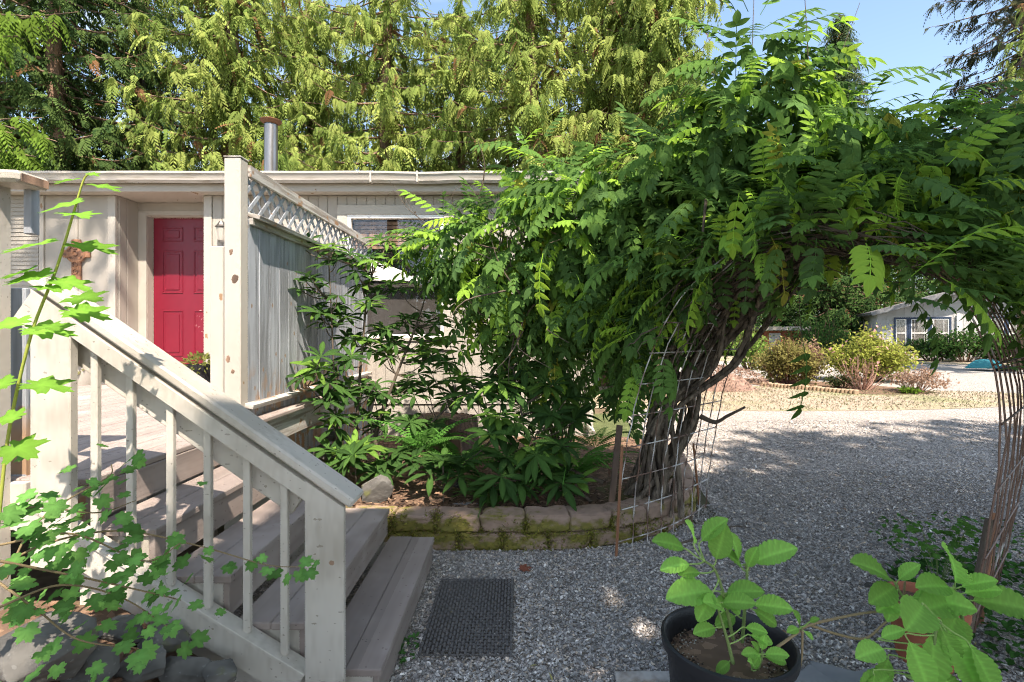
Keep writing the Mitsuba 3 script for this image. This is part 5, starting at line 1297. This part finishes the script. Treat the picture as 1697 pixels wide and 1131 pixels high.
def bush(name, lab, px, py_base, Y, w, h, c, m, leaf, cat='shrub', stems=10, sc=(.20, .12, .08), flower=None, grp=None, open_=0.0, bs='leaf_soft'):
    """Many stems from the ground and small leaves in uneven clumps at their ends."""
    t = thing(name, lab, cat, grp); b = P(px, py_base, Y); b[2] = 0
    st_, P_ = [], []
    for k in range(stems):
        a = U(0, 6.28); r = math.sqrt(U(0, 1))
        e = b + np.array([math.cos(a) * r * w / 2, math.sin(a) * r * w / 2, h * (1 - .45 * r ** 2) * U(.72, 1.02)])
        c_ = spline([b + [math.cos(a) * r * w * .12, math.sin(a) * r * .1, 0], (b + e) / 2 + [math.cos(a) * w * .08, 0, 0], e], 7)
        st_.append(tube(c_, np.linspace(.014, .004, 7) * (h ** .5), 4, False)); n = m // stems
        u = U(.30 + .3 * open_, 1.0, n) ** .75; q = c_[np.minimum((u * 6).astype(int), 6)]
        P_.append(q + rng.standard_normal((n, 3)) * [w * .075, w * .075, h * .07])
    add(t + '__stems', merge(st_), 'tinted_matte', sc, kind='stuff')
    p = np.vstack(P_); p[:, 2] = np.maximum(p[:, 2], .03); n = len(p)
    add(t + '__leaves', inst(OVAL, p, rand_dirs(n) + [0, 0, -.1], rand_dirs(n) * .6 + [0, -.2, 1], U(.6, 1.3, n) * leaf, np.array(c)[None] * U(.55, 1.35, (n, 1)), .1), bs, kind='stuff')
    if flower:
        k = rng.integers(n, size=flower[1])
        add(t + '__flowers', inst(OVAL, p[k] + [0, -.06, .05], rand_dirs(len(k)), [0, -.6, 1], leaf * 1.2, np.array(flower[0])), 'leaf_soft', kind='stuff')
    return t


bush('heather_bush', 'rounded olive tan bush with reddish twiggy base seen through the arch', 1305, 637, 14.5, 1.9, 1.45, (.24, .22, .075), 6000, .085, stems=46, sc=(.24, .12, .09))
bush('flowering_shrub', 'sunlit yellow green shrub with a few pink blossoms in front of the far house', 1440, 632, 15.2, 2.3, 1.75, (.30, .33, .07), 6500, .10, stems=40, flower=((.65, .36, .36), 110))
bush('pink_shrub', 'small reddish pink shrub squeezed between the tan bush and the yellow green shrub', 1345, 628, 16.0, .9, 1.45, (.36, .24, .17), 1800, .085, stems=20)
bush('bare_shrub', 'mostly bare twiggy shrub with reddish stems at the front of the flowering shrub', 1430, 652, 13.0, 1.5, .95, (.26, .16, .10), 300, .06, stems=44, sc=(.33, .20, .15), open_=.6)
bush('bare_shrub', 'low flat topped shrub with dry pinkish leaves near the gravel road', 1520, 655, 12.4, 1.25, .72, (.36, .25, .18), 1300, .065, stems=30, sc=(.28, .18, .13), open_=.9)
bush('low_bush', 'low dark green bush behind the scalloped edging', 1398, 645, 13.4, 1.1, .48, (.06, .085, .03), 900, .06, stems=24)
bush('grass_tuft', 'small bright green tuft on the bare soil right of the twiggy shrub', 1503, 661, 12.2, .55, .22, (.13, .22, .03), 420, .06, cat='plant', stems=14)
bush('flower_clump', 'light green plant clump with grass at the left of the tan bush', 1240, 640, 20.0, 2.0, 1.9, (.18, .28, .06), 1400, .12, stems=26)
for k, (px, Y, w, h, lab) in enumerate(((1545, 25.5, 2.6, 1.6, 'leftmost green bush under the far house window'), (1600, 25.0, 2.8, 2.0, 'dense green bush in front of the far house wall'), (1665, 24.5, 2.8, 1.9, 'green bush at the right beside the turquoise cover'), (1730, 24.0, 3, 2.0, 'rightmost green bush before the far house'), (1420, 27.5, 2.6, 1.6, 'green bush at the left corner of the far house'), (1360, 29, 4.2, 2.8, 'large dark green bush left of the far house'))):
    bush('hedge_bush', lab, px, 600, Y, w, h, (.065, .135, .035), 1600, .16, stems=26, grp='green bushes along the far house')
# edging stones of the far bed
ed = thing('bed_edging', 'row of scalloped tan edging stones along the far planting bed', 'edging')
a, b = P(1262, 640, 13.9), P(1422, 656, 12.0); a[2] = b[2] = .05
for k in range(26):
    c = a + (b - a) * (k + .5) / 26
    vv, ff = cbox(.062, .035, .07, .02); add(ed + '__stone', (vv + c + [0, U(-.012, .012), U(-.012, .012)], ff), 'tinted_matte', np.array((.36, .26, .17)) * U(.85, 1.15))
bed2 = [(3.9, 15.6), (5.4, 15.2), (6.9, 13.9), (8.0, 12.2), (9.3, 12.0), (10.2, 12.6), (9.6, 14.2), (8.0, 15.8), (5.5, 16.6)]
add('planting_bed', sheet(smooth_poly(bed2, 50), .016), 'soil', kind='structure')
v, f = blob((1, 1, 1), 4, .25, 2.2, 5)
mo = thing('bark_mound', 'heap of reddish brown bark mulch on the lawn beyond the vine trunk', 'mulch heap')
scene[mo] = mply((v * [1.15, 1.0, .62] + [P(1190, 0, 13.2)[0], 13.2, -.05], f), 'tinted_matte', color=np.array([.29, .19, .145])[None] * U(.75, 1.25, (len(v), 1)), smooth=True)
m = 3000; th, rr = U(0, 6.28, m), np.sqrt(rng.random(m))
mx_, my_ = P(1190, 0, 13.2)[0] + 1.25 * rr * np.cos(th), 13.2 + 1.1 * rr * np.sin(th)
add('mulch_chips', inst(NEEDLE, np.stack([mx_, my_, .58 * np.sqrt(np.maximum(0, 1 - rr ** 2)) - .0 + .02], 1), rand_dirs(m), rand_dirs(m), U(.03, .07, m), np.array([.30, .20, .15])[None] * U(.5, 1.4, (m, 1))), 'tinted_matte', kind='stuff', label='loose bark chips strewn over the reddish mulch heap')
tag('mulch_chips', None, 'bark chips')
m = 9000
k_ = rng.random((m, 2)); gx, gy = 1.6 + 10.6 * k_[:, 0], 9.6 + 4.2 * k_[:, 1]
from shapely.geometry import Polygon as _Pg
import shapely
ins = shapely.contains_xy(_Pg(lawn), gx, gy)
add('grass', inst(NEEDLE, np.stack([gx, gy, gx * 0 + .01], 1)[ins], (rand_dirs(m) * .6 + [0, 0, .8])[ins], rand_dirs(m)[ins], U(.02, .05, m)[ins], np.array([(.30, .25, .17), (.22, .22, .11), (.34, .30, .22)])[rng.integers(3, size=m)][ins]), 'leaf_soft', kind='stuff', label='short dry yellowish grass of the strip beyond the gravel'); tag('grass', None, 'grass')
tc = thing('covered_load', 'low heap under a turquoise tarpaulin in front of the far house', 'tarpaulin')
v, f = blob((.75, .5, .42), 3, .3, 1.4, 13); v[:, 2] = np.maximum(v[:, 2], -.02); c = P(1632, 612, 19.5)
add(tc + '__tarpaulin', (v + [c[0], c[1], .12], f), 'teal_cloth', smooth=30)
add(tc + '__load', (blob((.4, .4, .2), 2, .3, 1.5, 3)[0] + [c[0] + .45, c[1] - .35, .08], blob((.4, .4, .2), 2, .3, 1.5, 3)[1]), 'black_plastic')

# ------------------------------------------------------------------ far house through the arch
fh = thing('far_house', 'grey vertical sided house with low gable roof and blue trimmed windows seen through the arch', 'house')
YF = 28.0


FA = math.radians(27)
FX0 = (1454 - VX) / FPX * YF


def FP(px, py):
    """Where on the far front wall, which turns nearer to the right, this lies: along the wall from its left corner, and how high."""
    r = (px - VX) / FPX; u = (r * YF - FX0) / (math.cos(FA) + r * math.sin(FA))
    return np.array([FX0 + u, YF, CZ - (py - VY) / FPX * (YF - u * math.sin(FA))])



xl = FX0; xr = xl + 2 * (FP(1618, 0)[0] - xl)
zl = FP(1454, 519)[2]; xm = (xl + xr) / 2; FS = (FP(1600, 481)[2] - zl) / (FP(1600, 481)[0] - xl); zm = zl + (xm - xl) * FS
pg = np.array([[xl, 0], [xr, 0], [xr, zl], [xm, zm], [xl, zl]])
sv, sf = trimesh.creation.triangulate_polygon(_Pg(pg), engine='earcut')
add(fh + '__wall', merge([(np.column_stack([sv[:, 0], np.full(len(sv), YF), sv[:, 1]]), np.asarray(sf)), box(xl, xl + .1, YF + .02, YF + 9, 0, zl - .02, 0), box(xr - .1, xr, YF + .02, YF + 9, 0, zl - .02, 0)]), 'grey_siding')
x = xl
while x < xr - .1:
    zt = zl + (min(x, 2 * xm - x) - xl) * FS - .05
    add(fh + '__wall__batten', box(x, x + .035, YF - .016, YF, 0.02, zt, .003), 'grey_siding'); x += .405
for p, q in (((xl - .35, zl - .04), (xm, zm + .06)), ((xr + .35, zl - .04), (xm, zm + .06))):
    add(fh + '__roof', bar((p[0], YF + 4.4, p[1]), (q[0], YF + 4.4, q[1]), 10.0, .16, b=.01), 'shingle')
    add(fh + '__roof__barge_board', bar((p[0], YF - .64, p[1] - .03), (q[0], YF - .64, q[1] - .03), .04, .2), 'slate')


def fwin(x0, x1, z0, z1, key):
    w = add(fh + key, merge([box(x0, x1, YF - .05, YF, z1 - .09, z1), box(x0, x1, YF - .05, YF, z0, z0 + .09), box(x0, x0 + .09, YF - .05, YF, z0 + .09, z1 - .09), box(x1 - .09, x1, YF - .05, YF, z0 + .09, z1 - .09)]), 'blue_trim')
    add(w + '__frame', merge([box(x0 + .09, x1 - .09, YF - .03, YF, (z0 + z1) / 2 - .03, (z0 + z1) / 2 + .03), box(x0 + .09, x0 + .14, YF - .03, YF, z0 + .09, z1 - .09), box(x1 - .14, x1 - .09, YF - .03, YF, z0 + .09, z1 - .09), box(x0 + .14, x1 - .14, YF - .03, YF, z1 - .14, z1 - .09)]), 'white_paint')
    add(w + '__slats', merge([box(x0 + .14, x1 - .14, YF - .006, YF - .002, z - .009, z + .009, 0) for z in np.arange(z0 + .12, z1 - .14, .055)]), 'gutter_metal')
    add(w + '__backing', box(x0 + .1, x1 - .1, YF - .002, YF - .0005, z0 + .1, z1 - .1, 0), 'dark_room')
    add(w + '__pane', (np.array([[x0 + .14, YF - .02, z0 + .09], [x1 - .14, YF - .02, z0 + .09], [x1 - .14, YF - .02, z1 - .1], [x0 + .14, YF - .02, z1 - .1]]), np.array([[0, 1, 2], [0, 2, 3]])), 'window_glass')


for a, b in ((1481, 1506), (1506, 1541), (1541, 1577), (1638, 1668), (1668, 1700)):
    fwin(FP(a, 0)[0], FP(b, 0)[0] - .01, FP(1530, 579)[2], FP(1530, 526)[2], '__window')
c = FP(1588, 0); add(fh + '__downspout', box(c[0] - .08, c[0] + .08, YF - .1, YF - .02, .3, FP(1588, 522)[2]), 'white_paint')
for k in [k for k in scene if k.startswith('far_house__')]:
    scene[k]['to_world'] = Tf().translate([FX0, YF, 0]).rotate([0, 0, 1], -math.degrees(FA)).translate([-FX0, -YF, 0])
sd = thing('red_shed', 'low red brown building with a pale flat roof far behind the tan bush', 'shed')
c = P(1296, 0, 31.0)
add(sd + '__wall', box(c[0] - 1.1, c[0] + 1.1, 31, 34, 0, 1.52, 0), 'terracotta')
add(sd + '__roof', box(c[0] - 1.5, c[0] + 1.5, 30.6, 34.4, 1.55, 1.78, .02), 'trim_paint')
add(sd + '__door', box(c[0] - .8, c[0] - .1, 30.95, 30.995, .02, 1.4, .01), 'grey_siding')

# ------------------------------------------------------------------ trees behind the camera that shade the gravel
def shade_tree(lab, x, y, crown, m, s):
    t = thing('shade_tree', lab, 'tree', 'broad trees behind the viewer'); z0 = crown[0][2] - crown[0][5]
    add(t + '__trunk', tube([(x, y, 0), (x + .1, y, 2.5), (x, y, crown[0][2])], np.array([.22, .17, .08]), 10), 'bark', smooth=True)
    ps = []
    lim = []
    for (cx, cy, cz, rx, ry, rz) in crown:
        d = rand_dirs(m) * rng.random((m, 1)) ** .35
        ps.append(np.array([cx, cy, cz]) + d * [rx, ry, rz])
        for k in range(7): lim.append(tube([(x, y, max(2.2, cz - rz)), (np.array([x, y, cz - rz * .5]) + ps[-1][k]) / 2, ps[-1][k]], np.array([.07, .04, .01]), 5, False))
    add(t + '__limbs', merge(lim), 'bark', kind='stuff')
    p = np.vstack(ps); keep = meshkit.noise(p * .9, 5) > .36; p = p[keep]; n = len(p)
    add(t + '__crown', inst(OVAL, p, rand_dirs(n), rand_dirs(n) + [0, 0, .8], U(.7, 1.3, n) * s, np.array((.06, .13, .03))[None] * U(.7, 1.3, (n, 1))), 'leaf_soft', kind='stuff')


shade_tree('broad tree behind the viewer shading the gravel', 3.4, -3.6, [(2.9, -2.6, 7.0, 1.7, 1.6, 2.6), (1.35, -2.9, 7.0, .75, .8, 1.2), (4.6, -2.4, 7.2, 2.0, 1.8, 2.3)], 2600, .34)
shade_tree('tall thin tree behind the viewer to the left', -3.8, -2.8, [(-2.7, -1.9, 13.3, .9, .6, .8)], 230, .24)
shade_tree('taller broad tree behind the viewer to the right', 8.6, -4.5, [(7.4, -3.2, 9.5, 2.4, 2.4, 4.2), (10.6, -3.4, 10.5, 2.8, 2.6, 4.6), (14.5, -3.0, 10.0, 2.8, 2.6, 4.6)], 3000, .42)
